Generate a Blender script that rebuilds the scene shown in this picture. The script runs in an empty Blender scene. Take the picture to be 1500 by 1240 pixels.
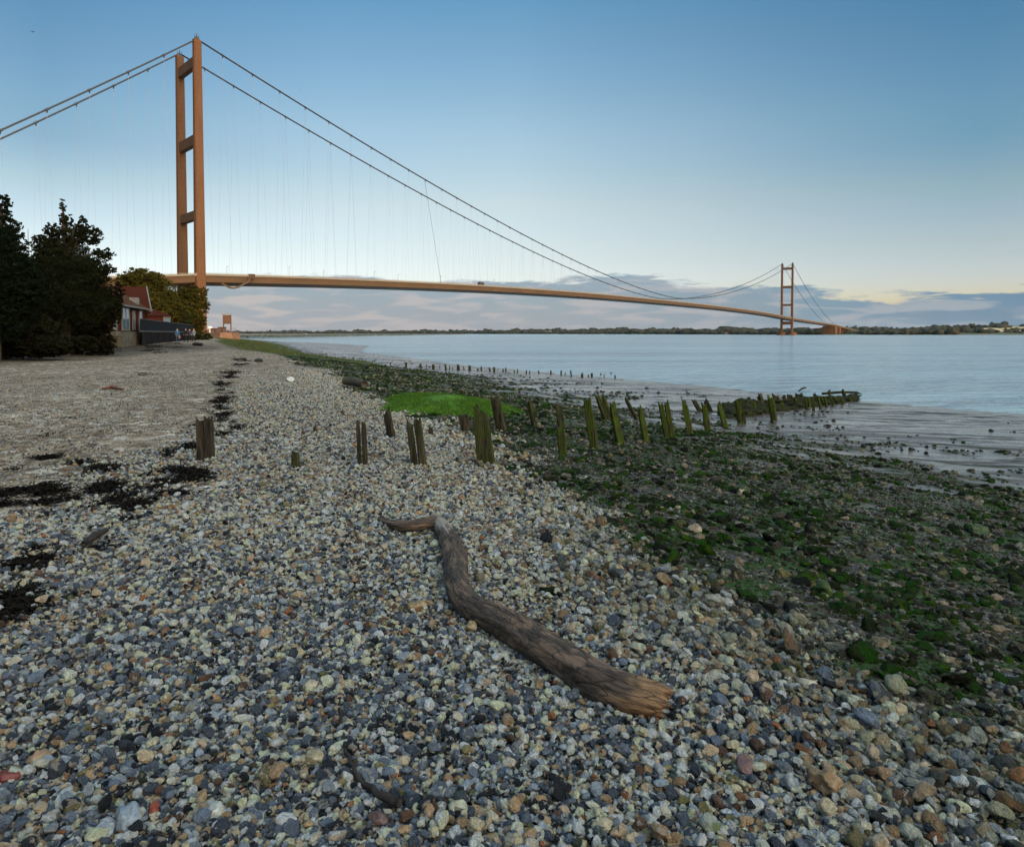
import bpy, bmesh, math, random
import numpy as np
from mathutils import Vector, Matrix, noise as mnoise
random.seed(7); RNG = np.random.default_rng(11)
S = bpy.context.scene
COL = S.collection
F = 1037.0; EYE = 3.6; PITCH = math.radians(1.75); SHIFT = -100/1500
def R(d): return math.radians(d)

# ------------------------------------------------------------------ camera
cam = bpy.data.cameras.new('camera'); co = bpy.data.objects.new('camera', cam); COL.objects.link(co)
cam.sensor_width = 36; cam.lens = 36*F/1500; cam.shift_y = SHIFT
cam.clip_start = 0.05; cam.clip_end = 60000
co.location = (0, 0, EYE); co.rotation_euler = (R(90)-PITCH, 0, 0)
S.camera = co
def ray(px, py):
    u = (px-750)/F; v = -(py-620)/F + SHIFT*1500/F
    c, s = math.cos(PITCH), math.sin(PITCH)
    return np.array([u, c+v*s, v*c-s])
def at_depth(px, py, Y):
    d = ray(px, py); t = Y/d[1]; return np.array([d[0]*t, Y, EYE+d[2]*t])

# ------------------------------------------------------------------ noise helpers
def _h(ix, iy, s):
    n = (ix*374761393 + iy*668265263 + s*1442695041) & 0xffffffff
    n = ((n ^ (n >> 13))*1274126177) & 0xffffffff
    return ((n ^ (n >> 16)) & 0xffff)/65535.0
def vn(x, y, s=0):
    x = np.asarray(x, float); y = np.asarray(y, float)
    ix = np.floor(x).astype(np.int64); iy = np.floor(y).astype(np.int64)
    fx = x-ix; fy = y-iy; fx = fx*fx*(3-2*fx); fy = fy*fy*(3-2*fy)
    a = _h(ix, iy, s); b = _h(ix+1, iy, s); c = _h(ix, iy+1, s); d = _h(ix+1, iy+1, s)
    return (a*(1-fx)+b*fx)*(1-fy)+(c*(1-fx)+d*fx)*fy
def fbm(x, y, s=0, o=4):
    t = 0; a = .5
    for i in range(o):
        t = t+a*vn(x*2**i+13.7*i, y*2**i-7.1*i, s+i); a *= .5
    return t
def sm(a, b, x):
    t = np.clip((x-a)/(b-a), 0, 1); return t*t*(3-2*t)

# ------------------------------------------------------------------ shore shape
BY = [0, 3, 4.6, 9, 16, 32, 60, 94, 130, 200, 400]; BX = [2.3, 1.85, 1.0, .15, -2.4, -8.3, -20, -38, -52, -84, -175]
MY = [0, 10, 14.5, 18.7, 21, 28.7, 48, 56, 80, 94, 150, 240, 373, 600]; MX = [12, 12, 11.8, 10.8, 9.0, 5.0, -.3, -5, -16, -24, -47, -80, -150, -300]
WY = [0, 31, 45, 58, 77, 107, 187, 249, 373, 600, 1000]; WX = [36, 22.6, 14.5, 7.3, -4, -16.5, -50, -77, -150, -300, -600]
def curves(X, Y):
    Yc = np.maximum(Y, 0)
    w = (fbm(Yc*.35+3, X*.12, 5)-.47)
    B = np.interp(Yc, BY, BX) + w*np.clip(Yc*.12+.5, 0, 2.2)
    M = np.maximum(np.interp(Yc, MY, MX)+w*2.5, B+1.2)
    W = np.maximum(np.interp(Yc, WY, WX)+w*1.5, M+1.0)
    return B, M, W
def height(X, Y, detail=True):
    X = np.asarray(X, float); Y = np.asarray(Y, float)
    B, M, W = curves(X, Y)
    z = np.where(X < B, 2.0-.13*np.exp((X-B)/1.3), 0)
    t = np.clip((X-B)/(M-B), 0, 1)
    z = np.where((X >= B) & (X < M), 1.87-1.42*(t*.75+.25*t*t*(3-2*t)), z)
    t = (X-M)/(W-M)
    z = np.where((X >= M) & (X < W), .45*(1-t), z)
    z = np.where(X >= W, -np.minimum(.03*(X-W), 3), z)
    # the bank that carries house and trees
    bank = sm(-26, -40, X+.02*(Y-45))*sm(25, 50, Y)
    z = z+bank*.5
    # green mound
    if detail:
        z = z + np.where(X < B, (fbm(X*.5, Y*.5, 3)-.47)*.10, 0) + (fbm(X*1.4, Y*1.4, 8)-.47)*.045*sm(200, 60, Y)*np.where(X < W, 1, .3)
        mud = sm(0, 1, (X-B)/(M-B))*np.where(X < W+4, 1, 0)
        z = z + mud*(fbm(X*.25, Y*.7, 21)-.40)*.06
    return z
def hz(x, y): return float(height(np.array([x]), np.array([y]))[0])
def ground(px, py, lift=0.0):
    d = ray(px, py); t = 1.0
    ts = np.exp(np.linspace(math.log(1.5), math.log(900), 5000))
    X = d[0]*ts; Y = d[1]*ts; Z = EYE+d[2]*ts
    g = height(X, Y)+lift
    k = np.argmax(Z < g)
    if not (Z < g).any(): k = len(ts)-1
    t = ts[k]; return np.array([d[0]*t, d[1]*t, g[k]-lift]), d[1]*t

# ------------------------------------------------------------------ mesh helpers
def link(o, parent=None):
    COL.objects.link(o)
    if parent is not None: o.parent = parent
    return o
def mesh_np(name, V, Fc, mats=None, parent=None, smooth=False, loc=None, midx=None):
    me = bpy.data.meshes.new(name)
    V = np.asarray(V, np.float32)
    if isinstance(Fc, np.ndarray):
        n, k = Fc.shape
        me.vertices.add(len(V)); me.vertices.foreach_set('co', V.ravel())
        me.loops.add(n*k); me.loops.foreach_set('vertex_index', Fc.astype(np.int32).ravel())
        me.polygons.add(n); me.polygons.foreach_set('loop_start', np.arange(0, n*k, k, dtype=np.int32))
        me.polygons.foreach_set('loop_total', np.full(n, k, np.int32))
        me.update(calc_edges=True)
    else:
        me.from_pydata([tuple(map(float, v)) for v in V], [], [list(f) for f in Fc]); me.update()
    if smooth: me.polygons.foreach_set('use_smooth', np.ones(len(me.polygons), bool))
    for m in (mats if isinstance(mats, (list, tuple)) else [mats] if mats else []): me.materials.append(m)
    if midx is not None: me.polygons.foreach_set('material_index', np.asarray(midx, np.int32))
    o = bpy.data.objects.new(name, me); link(o, parent)
    if loc is not None: o.location = loc
    return o
class MB:
    def __init__(s): s.v = []; s.f = []
    def add(s, v, f):
        n = len(s.v); s.v += [tuple(map(float, p)) for p in v]; s.f += [[i+n for i in q] for q in f]
    def box(s, c, d, M=None):
        x, y, z = [q/2 for q in d]
        v = [(sx*x, sy*y, sz*z) for sx in (-1, 1) for sy in (-1, 1) for sz in (-1, 1)]
        v = [Vector(p) for p in v]
        if M is not None: v = [M @ p for p in v]
        v = [p+Vector(c) for p in v]
        s.add(v, [(0,1,3,2),(4,6,7,5),(0,4,5,1),(2,3,7,6),(0,2,6,4),(1,5,7,3)])
    def prism(s, base, top):
        n = len(base)
        s.add(list(base)+list(top), [list(range(n))[::-1], list(range(n, 2*n))]+[[i, (i+1) % n, n+(i+1) % n, n+i] for i in range(n)])
    def tube(s, pts, r, n=8, cap=True):
        pts = [Vector(p) for p in pts]; rs = r if hasattr(r, '__len__') else [r]*len(pts)
        rings = []; 
        for i, p in enumerate(pts):
            t = (pts[min(i+1, len(pts)-1)]-pts[max(i-1, 0)]).normalized()
            a = t.cross(Vector((0, 0, 1)));
            if a.length < .05: a = t.cross(Vector((1, 0, 0)))
            a.normalize(); b = a.cross(t).normalized()
            rings.append([p+(a*math.cos(k*2*math.pi/n)+b*math.sin(k*2*math.pi/n))*rs[i] for k in range(n)])
        f = []
        for i in range(len(pts)-1):
            for k in range(n): f.append((i*n+k, i*n+(k+1) % n, (i+1)*n+(k+1) % n, (i+1)*n+k))
        if cap: f += [list(range(n)), [len(pts)*n-1-k for k in range(n)]]
        s.add([q for rr in rings for q in rr], f)
    def build(s, name, m, parent=None, smooth=False, loc=None):
        v = s.v
        if loc is not None: v = [(a-loc[0], b-loc[1], c-loc[2]) for a, b, c in v]
        return mesh_np(name, v, s.f, m, parent, smooth, loc)
def tag(o, label=None, cat=None, group=None, kind=None):
    if label: o['label'] = label
    if cat: o['category'] = cat
    if group: o['group'] = group
    if kind: o['kind'] = kind
    return o
def empty(name, loc=(0, 0, 0), rz=0):
    o = bpy.data.objects.new(name, None); link(o); o.location = loc; o.rotation_euler = (0, 0, rz); o.empty_display_size = .1
    return o

# ------------------------------------------------------------------ material helper
class NT:
    def __init__(s, name):
        s.m = bpy.data.materials.new(name); s.m.use_nodes = True; s.t = s.m.node_tree; s.t.nodes.clear()
        s.out = s.n('ShaderNodeOutputMaterial')
    def n(s, typ, **kw):
        nd = s.t.nodes.new(typ)
        for k, v in kw.items(): setattr(nd, k, v)
        return nd
    def l(s, a, b): s.t.links.new(a, b)
    def set(s, inp, v):
        if hasattr(v, 'is_output') or isinstance(v, bpy.types.NodeSocket): s.l(v, inp)
        elif v is not None: inp.default_value = v
    def coord(s, which='Object', scale=(1, 1, 1)):
        c = s.n('ShaderNodeTexCoord'); m = s.n('ShaderNodeMapping'); s.l(c.outputs[which], m.inputs[0]); m.inputs['Scale'].default_value = scale
        return m.outputs[0]
    def noise(s, vec, scale=5, detail=4, rough=.55, dist=0, out='Fac'):
        n = s.n('ShaderNodeTexNoise'); s.set(n.inputs['Vector'], vec); n.inputs['Scale'].default_value = scale
        n.inputs['Detail'].default_value = detail; n.inputs['Roughness'].default_value = rough; n.inputs['Distortion'].default_value = dist
        return n.outputs[out]
    def vor(s, vec, scale=5, feature='F1', out='Distance', rnd=1):
        n = s.n('ShaderNodeTexVoronoi', feature=feature); s.set(n.inputs['Vector'], vec); n.inputs['Scale'].default_value = scale
        n.inputs['Randomness'].default_value = rnd
        return n.outputs[out]
    def ramp(s, fac, stops, interp='LINEAR'):
        n = s.n('ShaderNodeValToRGB'); cr = n.color_ramp; cr.interpolation = interp
        while len(cr.elements) < len(stops): cr.elements.new(.5)
        for e, (p, c) in zip(cr.elements, stops):
            e.position = p; e.color = (c, c, c, 1) if not hasattr(c, '__len__') else tuple(c)+(1,)
        s.set(n.inputs[0], fac); return n.outputs[0]
    def mix(s, fac, a, b, mode='MIX'):
        n = s.n('ShaderNodeMix', data_type='RGBA', blend_type=mode)
        s.set(n.inputs[0], fac)
        for i, v in ((6, a), (7, b)):
            if not isinstance(v, bpy.types.NodeSocket): v = tuple(v)+(1,) if len(v) == 3 else v
            s.set(n.inputs[i], v)
        return n.outputs[2]
    def math(s, op, a, b=None, c=None, clamp=False):
        n = s.n('ShaderNodeMath', operation=op, use_clamp=clamp)
        s.set(n.inputs[0], a)
        if b is not None: s.set(n.inputs[1], b)
        if c is not None: s.set(n.inputs[2], c)
        return n.outputs[0]
    def attr(s, name, typ='GEOMETRY', out='Fac'):
        n = s.n('ShaderNodeAttribute', attribute_name=name, attribute_type=typ); return n.outputs[out]
    def bump(s, h, strength=.5, dist=.1, normal=None):
        n = s.n('ShaderNodeBump'); n.inputs['Strength'].default_value = strength; n.inputs['Distance'].default_value = dist
        s.l(h, n.inputs['Height'])
        if normal is not None: s.l(normal, n.inputs['Normal'])
        return n.outputs[0]
    def bsdf(s, color, rough=.8, normal=None, spec=.5, **kw):
        b = s.n('ShaderNodeBsdfPrincipled')
        s.set(b.inputs['Base Color'], tuple(color)+(1,) if not isinstance(color, bpy.types.NodeSocket) else color)
        s.set(b.inputs['Roughness'], rough); s.set(b.inputs['Specular IOR Level'], spec)
        if normal is not None: s.l(normal, b.inputs['Normal'])
        for k, v in kw.items(): s.set(b.inputs[k], v)
        s.l(b.outputs[0], s.out.inputs[0]); return s.m
def simple(name, c1, c2=None, scale=3, rough=.8, bs=.3, bd=.02, coord='Object', sc=(1, 1, 1), spec=.4, detail=5):
    t = NT(name); v = t.coord(coord, sc); n = t.noise(v, scale, detail)
    c = t.mix(t.ramp(n, [(.3, 0), (.7, 1)]), c1, c2 or tuple(x*.7 for x in c1))
    return t.bsdf(c, rough, t.bump(n, bs, bd), spec)
M = {}
M['concrete'] = simple('tower_concrete', (.55, .33, .20), (.45, .25, .145), .25, .85, .2, .05, sc=(1, 1, .25))
def m_concrete():
    t = NT('weathered_tower_concrete'); v = t.coord('Object')
    n = t.noise(t.coord('Object', (1, 1, .12)), .5, 6, .6)
    c = t.mix(t.ramp(n, [(.3, 0), (.7, 1)]), (.145, .070, .032), (.112, .052, .024))
    br = t.n('ShaderNodeTexWave', wave_type='BANDS', bands_direction='Z'); t.l(v, br.inputs[0]); br.inputs['Scale'].default_value = .1
    c = t.mix(t.ramp(br.outputs['Fac'], [(.0, .35), (.04, 0)]), c, (.075, .034, .018))
    return t.bsdf(c, .85, t.bump(n, .3, .1), .2)
M['concrete'] = m_concrete()
M['deck'] = simple('deck_steel_paint', (.115, .067, .030), (.088, .051, .023), .05, .6, .1, .02)
M['deck_top'] = simple('walkway_steel', (.24, .205, .15), (.20, .17, .12), .3, .6, .1, .02)
M['under'] = simple('deck_underside', (.12, .085, .06), (.08, .06, .045), .2, .7, .1, .02)
M['cable'] = simple('cable_steel', (.045, .045, .05), (.03, .03, .034), .5, .5, .1, .02)
M['hanger'] = simple('hanger_rope', (.22, .24, .27), (.2, .22, .25), .5, .5, .1, .02)
M['dark'] = simple('dark_iron', (.05, .045, .045), (.03, .03, .03), 2, .6)
M['brick'] = None
def m_brick():
    t = NT('red_brick'); v = t.coord('UV'); b = t.n('ShaderNodeTexBrick'); t.l(v, b.inputs[0])
    b.inputs['Color1'].default_value = (.28, .075, .045, 1); b.inputs['Color2'].default_value = (.2, .055, .035, 1); b.inputs['Mortar'].default_value = (.3, .24, .19, 1)
    b.inputs['Scale'].default_value = 4; b.inputs['Mortar Size'].default_value = .02
    return t.bsdf(b.outputs[0], .9, None, .2)
M['brick'] = simple('red_brickwork', (.07, .020, .013), (.045, .014, .010), 6, .95, sc=(1, 1, 3), spec=.05)
M['roof'] = simple('red_roof_tile', (.048, .014, .009), (.032, .010, .007), 4, .95, sc=(1, 1, 2), spec=.03)
M['roof2'] = simple('brown_roof_tile', (.08, .043, .025), (.05, .02, .012), 3, .95, spec=.03)
M['white'] = simple('white_paint', (.75, .74, .7), (.65, .64, .6), 3, .6)
def m_glass():
    t = NT('window_glass'); return t.bsdf((.10, .16, .21), .12, None, .8)
M['glass'] = m_glass(); M['trim'] = simple('weathered_white_trim', (.145, .14, .125), (.10, .095, .085), 3, .7)
M['fence'] = simple('dark_tarred_boards', (.016, .016, .019), (.009, .009, .011), 4, .95, sc=(6, 6, .5), spec=.05)
M['fence2'] = simple('blue_black_boards', (.016, .021, .028), (.011, .014, .019), 4, .95, sc=(6, 6, .5), spec=.05)
M['stone'] = simple('rubble_stone', (.13, .11, .075), (.04, .033, .024), 1.5, .9, .8, .1)
M['rust'] = simple('rusted_steel', (.18, .085, .05), (.10, .06, .035), 2, .8)
M['orange_rock'] = simple('sunlit_sandstone_revetment', (.27, .125, .055), (.17, .075, .035), .5, .9, .8, .3)

def m_foliage(name, a, b, c):
    t = NT(name); at = t.attr('rnd'); n = t.noise(t.coord('Object'), .6, 3)
    col = t.mix(at, a, b); col = t.mix(t.ramp(n, [(.4, 0), (.65, 1)]), col, c)
    d = t.n('ShaderNodeBsdfDiffuse'); t.l(col, d.inputs[0]); tr = t.n('ShaderNodeBsdfTranslucent'); t.l(col, tr.inputs[0])
    mx = t.n('ShaderNodeMixShader'); mx.inputs[0].default_value = .22; t.l(d.outputs[0], mx.inputs[1]); t.l(tr.outputs[0], mx.inputs[2]); t.l(mx.outputs[0], t.out.inputs[0])
    return t.m
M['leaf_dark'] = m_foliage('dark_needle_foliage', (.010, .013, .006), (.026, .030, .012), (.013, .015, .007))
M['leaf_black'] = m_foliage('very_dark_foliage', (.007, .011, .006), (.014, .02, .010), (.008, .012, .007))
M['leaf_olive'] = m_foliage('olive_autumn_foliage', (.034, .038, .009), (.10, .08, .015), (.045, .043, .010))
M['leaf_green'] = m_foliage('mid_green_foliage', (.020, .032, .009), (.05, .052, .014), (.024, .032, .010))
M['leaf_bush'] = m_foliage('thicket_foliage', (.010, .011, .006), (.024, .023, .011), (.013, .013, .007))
M['bark'] = simple('dark_bark', (.05, .04, .03), (.03, .024, .018), 6, .9, .8, .05, sc=(1, 1, .2))

PAL = np.array([  # stone colours and weights
 (.150,.180,.235,.20),(.070,.084,.112,.16),(.36,.40,.45,.14),(.016,.018,.024,.14),(.84,.62,.41,.14),(.98,.86,.69,.15),(.46,.30,.17,.04),(.34,.14,.06,.012),(.13,.07,.045,.03),(.26,.22,.09,.015)])
def pick_cols(n, warm=None):
    w = np.tile(PAL[:, 3], (n, 1))
    if warm is not None:
        k = np.array([0,0,0,0,1,1,1,1,.3,1.])
        w = w*(1+k*warm[:, None]*2.2)*(1-(1-k)*warm[:, None]*.45)
    cw = np.cumsum(w, 1); cw /= cw[:, -1:]
    i = (RNG.random((n, 1)) > cw).sum(1)
    c = np.minimum(PAL[i, :3]*1.42*(.62+.60*RNG.random((n, 1))), .88)
    return c

def m_pebble():
    t = NT('flint_pebble'); col = t.attr('col', 'INSTANCER', 'Color'); v = t.coord('Object'); 
    oi = t.n('ShaderNodeObjectInfo'); ad = t.n('ShaderNodeVectorMath', operation='ADD'); t.l(v, ad.inputs[0])
    sc = t.n('ShaderNodeVectorMath', operation='SCALE'); t.l(col, sc.inputs[0]); sc.inputs[3].default_value = 137.0; t.l(sc.outputs[0], ad.inputs[1])
    n = t.noise(ad.outputs[0], 1.6, 5, .6); n2 = t.noise(ad.outputs[0], 7, 4, .7); n3 = t.noise(ad.outputs[0], .8, 3, .5)
    c = t.mix(t.ramp(n, [(.35, 0), (.65, .8)]), col, t.mix(1.0, col, (.58, .57, .57), 'MULTIPLY'))
    c = t.mix(t.ramp(n3, [(.60, 0), (.64, .55)]), c, (.62, .52, .42))
    c = t.mix(t.ramp(n2, [(.62, 0), (.72, .5)]), c, (.04, .045, .05))
    al = t.attr('moss', 'INSTANCER', 'Fac')
    g = t.math('MULTIPLY', al, t.ramp(n, [(.42, 0), (.58, 1)]))
    c = t.mix(g, c, (.07, .085, .015))
    h = t.math('ADD', n, t.math('MULTIPLY', n2, .35))
    return t.bsdf(c, t.ramp(n2, [(.3, .5), (.8, .85)]), t.bump(h, .9, .25), .25)
M['pebble'] = m_pebble()
def m_moss():
    t = NT('green_algae_clump'); col = t.attr('col', 'INSTANCER', 'Color'); v = t.coord('Object')
    n = t.noise(v, 9, 5, .7); n2 = t.noise(v, 1.7, 3)
    c = t.mix(t.ramp(n, [(.3, 0), (.7, 1)]), t.mix(1.0, col, (.45, .45, .5), 'MULTIPLY'), col)
    c = t.mix(t.ramp(n2, [(.50, 0), (.62, .85)]), c, (.045, .038, .03))
    return t.bsdf(c, .75, t.bump(n, 1.0, .3), .08)
M['moss'] = m_moss()

# ------------------------------------------------------------------ world
world = bpy.data.worlds.new('World'); S.world = world; world.use_nodes = True
SUN_AZ = 138.0; SUN_EL = 6.0
def build_world():
    t = NT.__new__(NT); t.t = world.node_tree; t.t.nodes.clear()
    out = t.n('ShaderNodeOutputWorld'); bg = t.n('ShaderNodeBackground'); t.l(bg.outputs[0], out.inputs[0])
    sky = t.n('ShaderNodeTexSky', sky_type='NISHITA'); sky.sun_disc = False
    sky.sun_elevation = R(SUN_EL); sky.sun_rotation = R(SUN_AZ); sky.altitude = 0; sky.air_density = 1.0; sky.dust_density = .6; sky.ozone_density = 1.6
    tc = t.n('ShaderNodeTexCoord'); sep = t.n('ShaderNodeSeparateXYZ'); t.l(tc.outputs['Generated'], sep.inputs[0])
    el = t.math('MULTIPLY', t.math('ARCSINE', sep.outputs[2]), 180/math.pi)        # degrees
    az = t.math('MULTIPLY', t.math('ARCTAN2', sep.outputs[0], sep.outputs[1]), 180/math.pi)
    return t, bg, sky, sep, el, az, tc
t, bg, sky, sep, el, az, tc = build_world()
# sky tint by elevation; above the frame it is brightened as added fill light
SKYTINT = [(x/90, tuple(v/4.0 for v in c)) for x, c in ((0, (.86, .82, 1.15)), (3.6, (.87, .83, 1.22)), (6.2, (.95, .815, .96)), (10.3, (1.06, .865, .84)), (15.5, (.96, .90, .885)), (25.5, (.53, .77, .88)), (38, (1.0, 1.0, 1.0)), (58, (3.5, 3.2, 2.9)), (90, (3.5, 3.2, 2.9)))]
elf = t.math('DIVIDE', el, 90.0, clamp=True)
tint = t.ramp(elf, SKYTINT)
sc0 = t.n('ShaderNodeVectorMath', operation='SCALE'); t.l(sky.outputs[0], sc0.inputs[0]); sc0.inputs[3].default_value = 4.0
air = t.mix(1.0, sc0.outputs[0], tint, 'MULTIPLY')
azf = t.math('ADD', t.math('DIVIDE', az, 100.0), .5, clamp=True)
azt = t.ramp(t.math('ADD', t.math('DIVIDE', az, 180.0), .5, clamp=True), [(.5+a/180, c) for a, c in ((-75, (1, 1, 1)), (-52, (.62, .68, .74)), (-33, (.48, .585, .66)), (-14, (.86, .88, .9)), (0, (1, 1, 1)), (14, (.88, .94, .98)), (33, (.53, .76, .90)), (52, (.62, .8, .9)), (75, (1, 1, 1)))])
aw = t.ramp(t.math('DIVIDE', el, 90.0, clamp=True), [(3/90, 0), (13/90, 1), (38/90, 1), (55/90, 0)])
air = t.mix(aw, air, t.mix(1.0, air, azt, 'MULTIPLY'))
# added warm fill glow, high in the sky behind the viewer
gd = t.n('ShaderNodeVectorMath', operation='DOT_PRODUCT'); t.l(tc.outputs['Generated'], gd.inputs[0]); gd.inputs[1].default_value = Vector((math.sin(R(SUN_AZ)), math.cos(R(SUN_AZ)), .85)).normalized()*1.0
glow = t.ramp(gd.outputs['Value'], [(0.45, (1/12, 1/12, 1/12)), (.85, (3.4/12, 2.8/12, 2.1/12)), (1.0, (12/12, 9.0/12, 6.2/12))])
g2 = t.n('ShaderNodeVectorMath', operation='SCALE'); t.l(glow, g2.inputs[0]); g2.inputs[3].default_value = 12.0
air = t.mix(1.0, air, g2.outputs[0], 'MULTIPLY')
# cloud bank edge (deg elevation) along azimuth
def azp(px): return math.degrees(math.atan((px-750)/F))/100+.5
def elv(px, py): return math.degrees(math.atan((488-py)/math.hypot(F, px-750)))/10
edge = t.ramp(azf, [(azp(x), elv(x, y)) for x, y in [(0, 415), (310, 404), (480, 402), (640, 416), (760, 412), (900, 402), (1040, 411), (1160, 419), (1300, 437), (1390, 430), (1500, 422)]])
cv = t.n('ShaderNodeCombineXYZ'); t.l(az, cv.inputs[0]); t.l(t.math('MULTIPLY', el, 6.0), cv.inputs[1])
n1 = t.noise(cv.outputs[0], .16, 6, .55, .3); n2 = t.noise(cv.outputs[0], .55, 5, .6, .2)
ed = t.math('ADD', t.math('MULTIPLY', edge, 10.0), t.math('MULTIPLY', t.math('SUBTRACT', n1, .5), 3.0))
ed = t.math('ADD', ed, t.math('MULTIPLY', t.math('SUBTRACT', n2, .5), 1.3))
mask = t.ramp(t.math('ADD', t.math('MULTIPLY', t.math('SUBTRACT', ed, el), .9), .5, clamp=True), [(.38, 0), (.75, 1)])
CLOUD = t.ramp(t.math('DIVIDE', el, 6.0, clamp=True), [(0, (.36, .39, .44)), (.45, (.315, .385, .445)), (1, (.29, .40, .49))])
CLOUD = t.mix(1.0, CLOUD, t.ramp(azf, [(azp(300), (1, 1, 1)), (azp(900), (.93, .98, 1.0)), (azp(1200), (.62, .84, .96)), (azp(1500), (.42, .68, .89))]), 'MULTIPLY')
streak = t.ramp(t.noise(cv.outputs[0], .22, 5, .5, .5), [(.48, 0), (.60, .85)])
CLOUDC = t.mix(streak, CLOUD, t.ramp(azf, [(azp(300), (.53, .49, .49)), (azp(900), (.46, .46, .49)), (azp(1400), (.36, .42, .48))]))
# far wisps
wisp = t.math('MULTIPLY', t.ramp(n1, [(.62, 0), (.75, .35)]), t.ramp(t.math('DIVIDE', el, 10.0, clamp=True), [(.3, 0), (.45, 1), (.6, 0)]))
CLOUD_K = 1.0
ck = t.n('ShaderNodeVectorMath', operation='SCALE'); t.l(CLOUDC, ck.inputs[0]); ck.inputs[3].default_value = 3.4
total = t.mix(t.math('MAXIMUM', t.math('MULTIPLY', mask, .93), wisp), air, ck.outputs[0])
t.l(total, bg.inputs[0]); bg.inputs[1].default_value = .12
SKY_SCALE_NODE = ck

sun = bpy.data.lights.new('sun', 'SUN'); so = bpy.data.objects.new('sun', sun); COL.objects.link(so)
sun.energy = .42; sun.angle = R(.6); sun.color = (1.0, .56, .27)
sd = Vector((math.sin(R(SUN_AZ))*math.cos(R(SUN_EL)), math.cos(R(SUN_AZ))*math.cos(R(SUN_EL)), math.sin(R(SUN_EL))))
so.rotation_euler = sd.to_track_quat('Z', 'Y').to_euler(); so.location = (60, -40, 60)
S.view_settings.view_transform = 'Standard'; S.view_settings.look = 'None'; S.view_settings.exposure = 1.26; S.view_settings.gamma = 1

# ------------------------------------------------------------------ ground sheet
def build_ground():
    a1 = np.radians(np.linspace(-52, 52, 760)); a2 = np.radians(np.linspace(52, 308, 70)[1:-1])
    A = np.concatenate([a1, a2]); r = np.exp(np.linspace(math.log(.5), math.log(2600), 560))
    AA, RR = np.meshgrid(A, r); X = RR*np.sin(AA); Y = RR*np.cos(AA)
    Z = height(X, Y)
    V = np.stack([X, Y, Z], -1).reshape(-1, 3)
    nA = len(A); nr = len(r); i, j = np.meshgrid(np.arange(nr-1), np.arange(nA), indexing='ij')
    a = i*nA+j; b = i*nA+(j+1) % nA; c = (i+1)*nA+(j+1) % nA; d = (i+1)*nA+j
    Fc = np.stack([a, d, c, b], -1).reshape(-1, 4)
    V = np.vstack([V, [[0, 0, hz(0, 0)]]]); 
    o = mesh_np('ground', V, Fc, None, smooth=True)
    bm = bmesh.new(); bm.from_mesh(o.data); bm.verts.ensure_lookup_table()
    cidx = len(V)-1
    for k in range(nA): bm.faces.new((bm.verts[cidx], bm.verts[k], bm.verts[(k+1) % nA]))
    bmesh.ops.recalc_face_normals(bm, faces=bm.faces); bm.to_mesh(o.data); bm.free()
    me = o.data
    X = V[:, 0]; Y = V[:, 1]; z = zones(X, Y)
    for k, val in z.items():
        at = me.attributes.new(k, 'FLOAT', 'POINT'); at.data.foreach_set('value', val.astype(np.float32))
    return o
def zones(X, Y):
    B, Mm, W = curves(X, Y)
    n = fbm(X*1.1, Y*1.1, 31); n2 = fbm(X*.35, Y*.35, 33)
    jit = (n-.47)*(2.2+.03*Y)+(fbm(X*3.5,Y*3.5,35)-.47)*1.3
    d = X-B
    algae = sm(-.25, .55, d+jit)                                  # 0 shingle .. 1 foreshore
    t = (X-Mm)/np.maximum(W-Mm, .1)
    mud = sm(-.55, .15, (X-Mm)/np.maximum(Mm-B, 1)*1.0+(n-.47)*1.6)
    # sandy shingle to the left / upper beach
    left = -2.1-.23*Y
    sand = sm(.0, 1.2, (left-X)*.8+(n2-.47)*3.5)*(1-algae)
    grass = sm(52, 72, Y)*sm(-3, 1, (X-B)+(n2-.5)*3)*sm(6, 1, X-(B*.45+Mm*.55)+(n-.5)*4) 
    soil_land = sm(-24, -31, X+.1*(Y-45)+ (n-.47)*6)*sm(20, 35, Y)*(1-sm(70, 90, Y))  # dark soil at the foot of the trees
    return dict(algae=algae, mud=mud, sand=sand, grass=grass, soil=soil_land)
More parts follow.
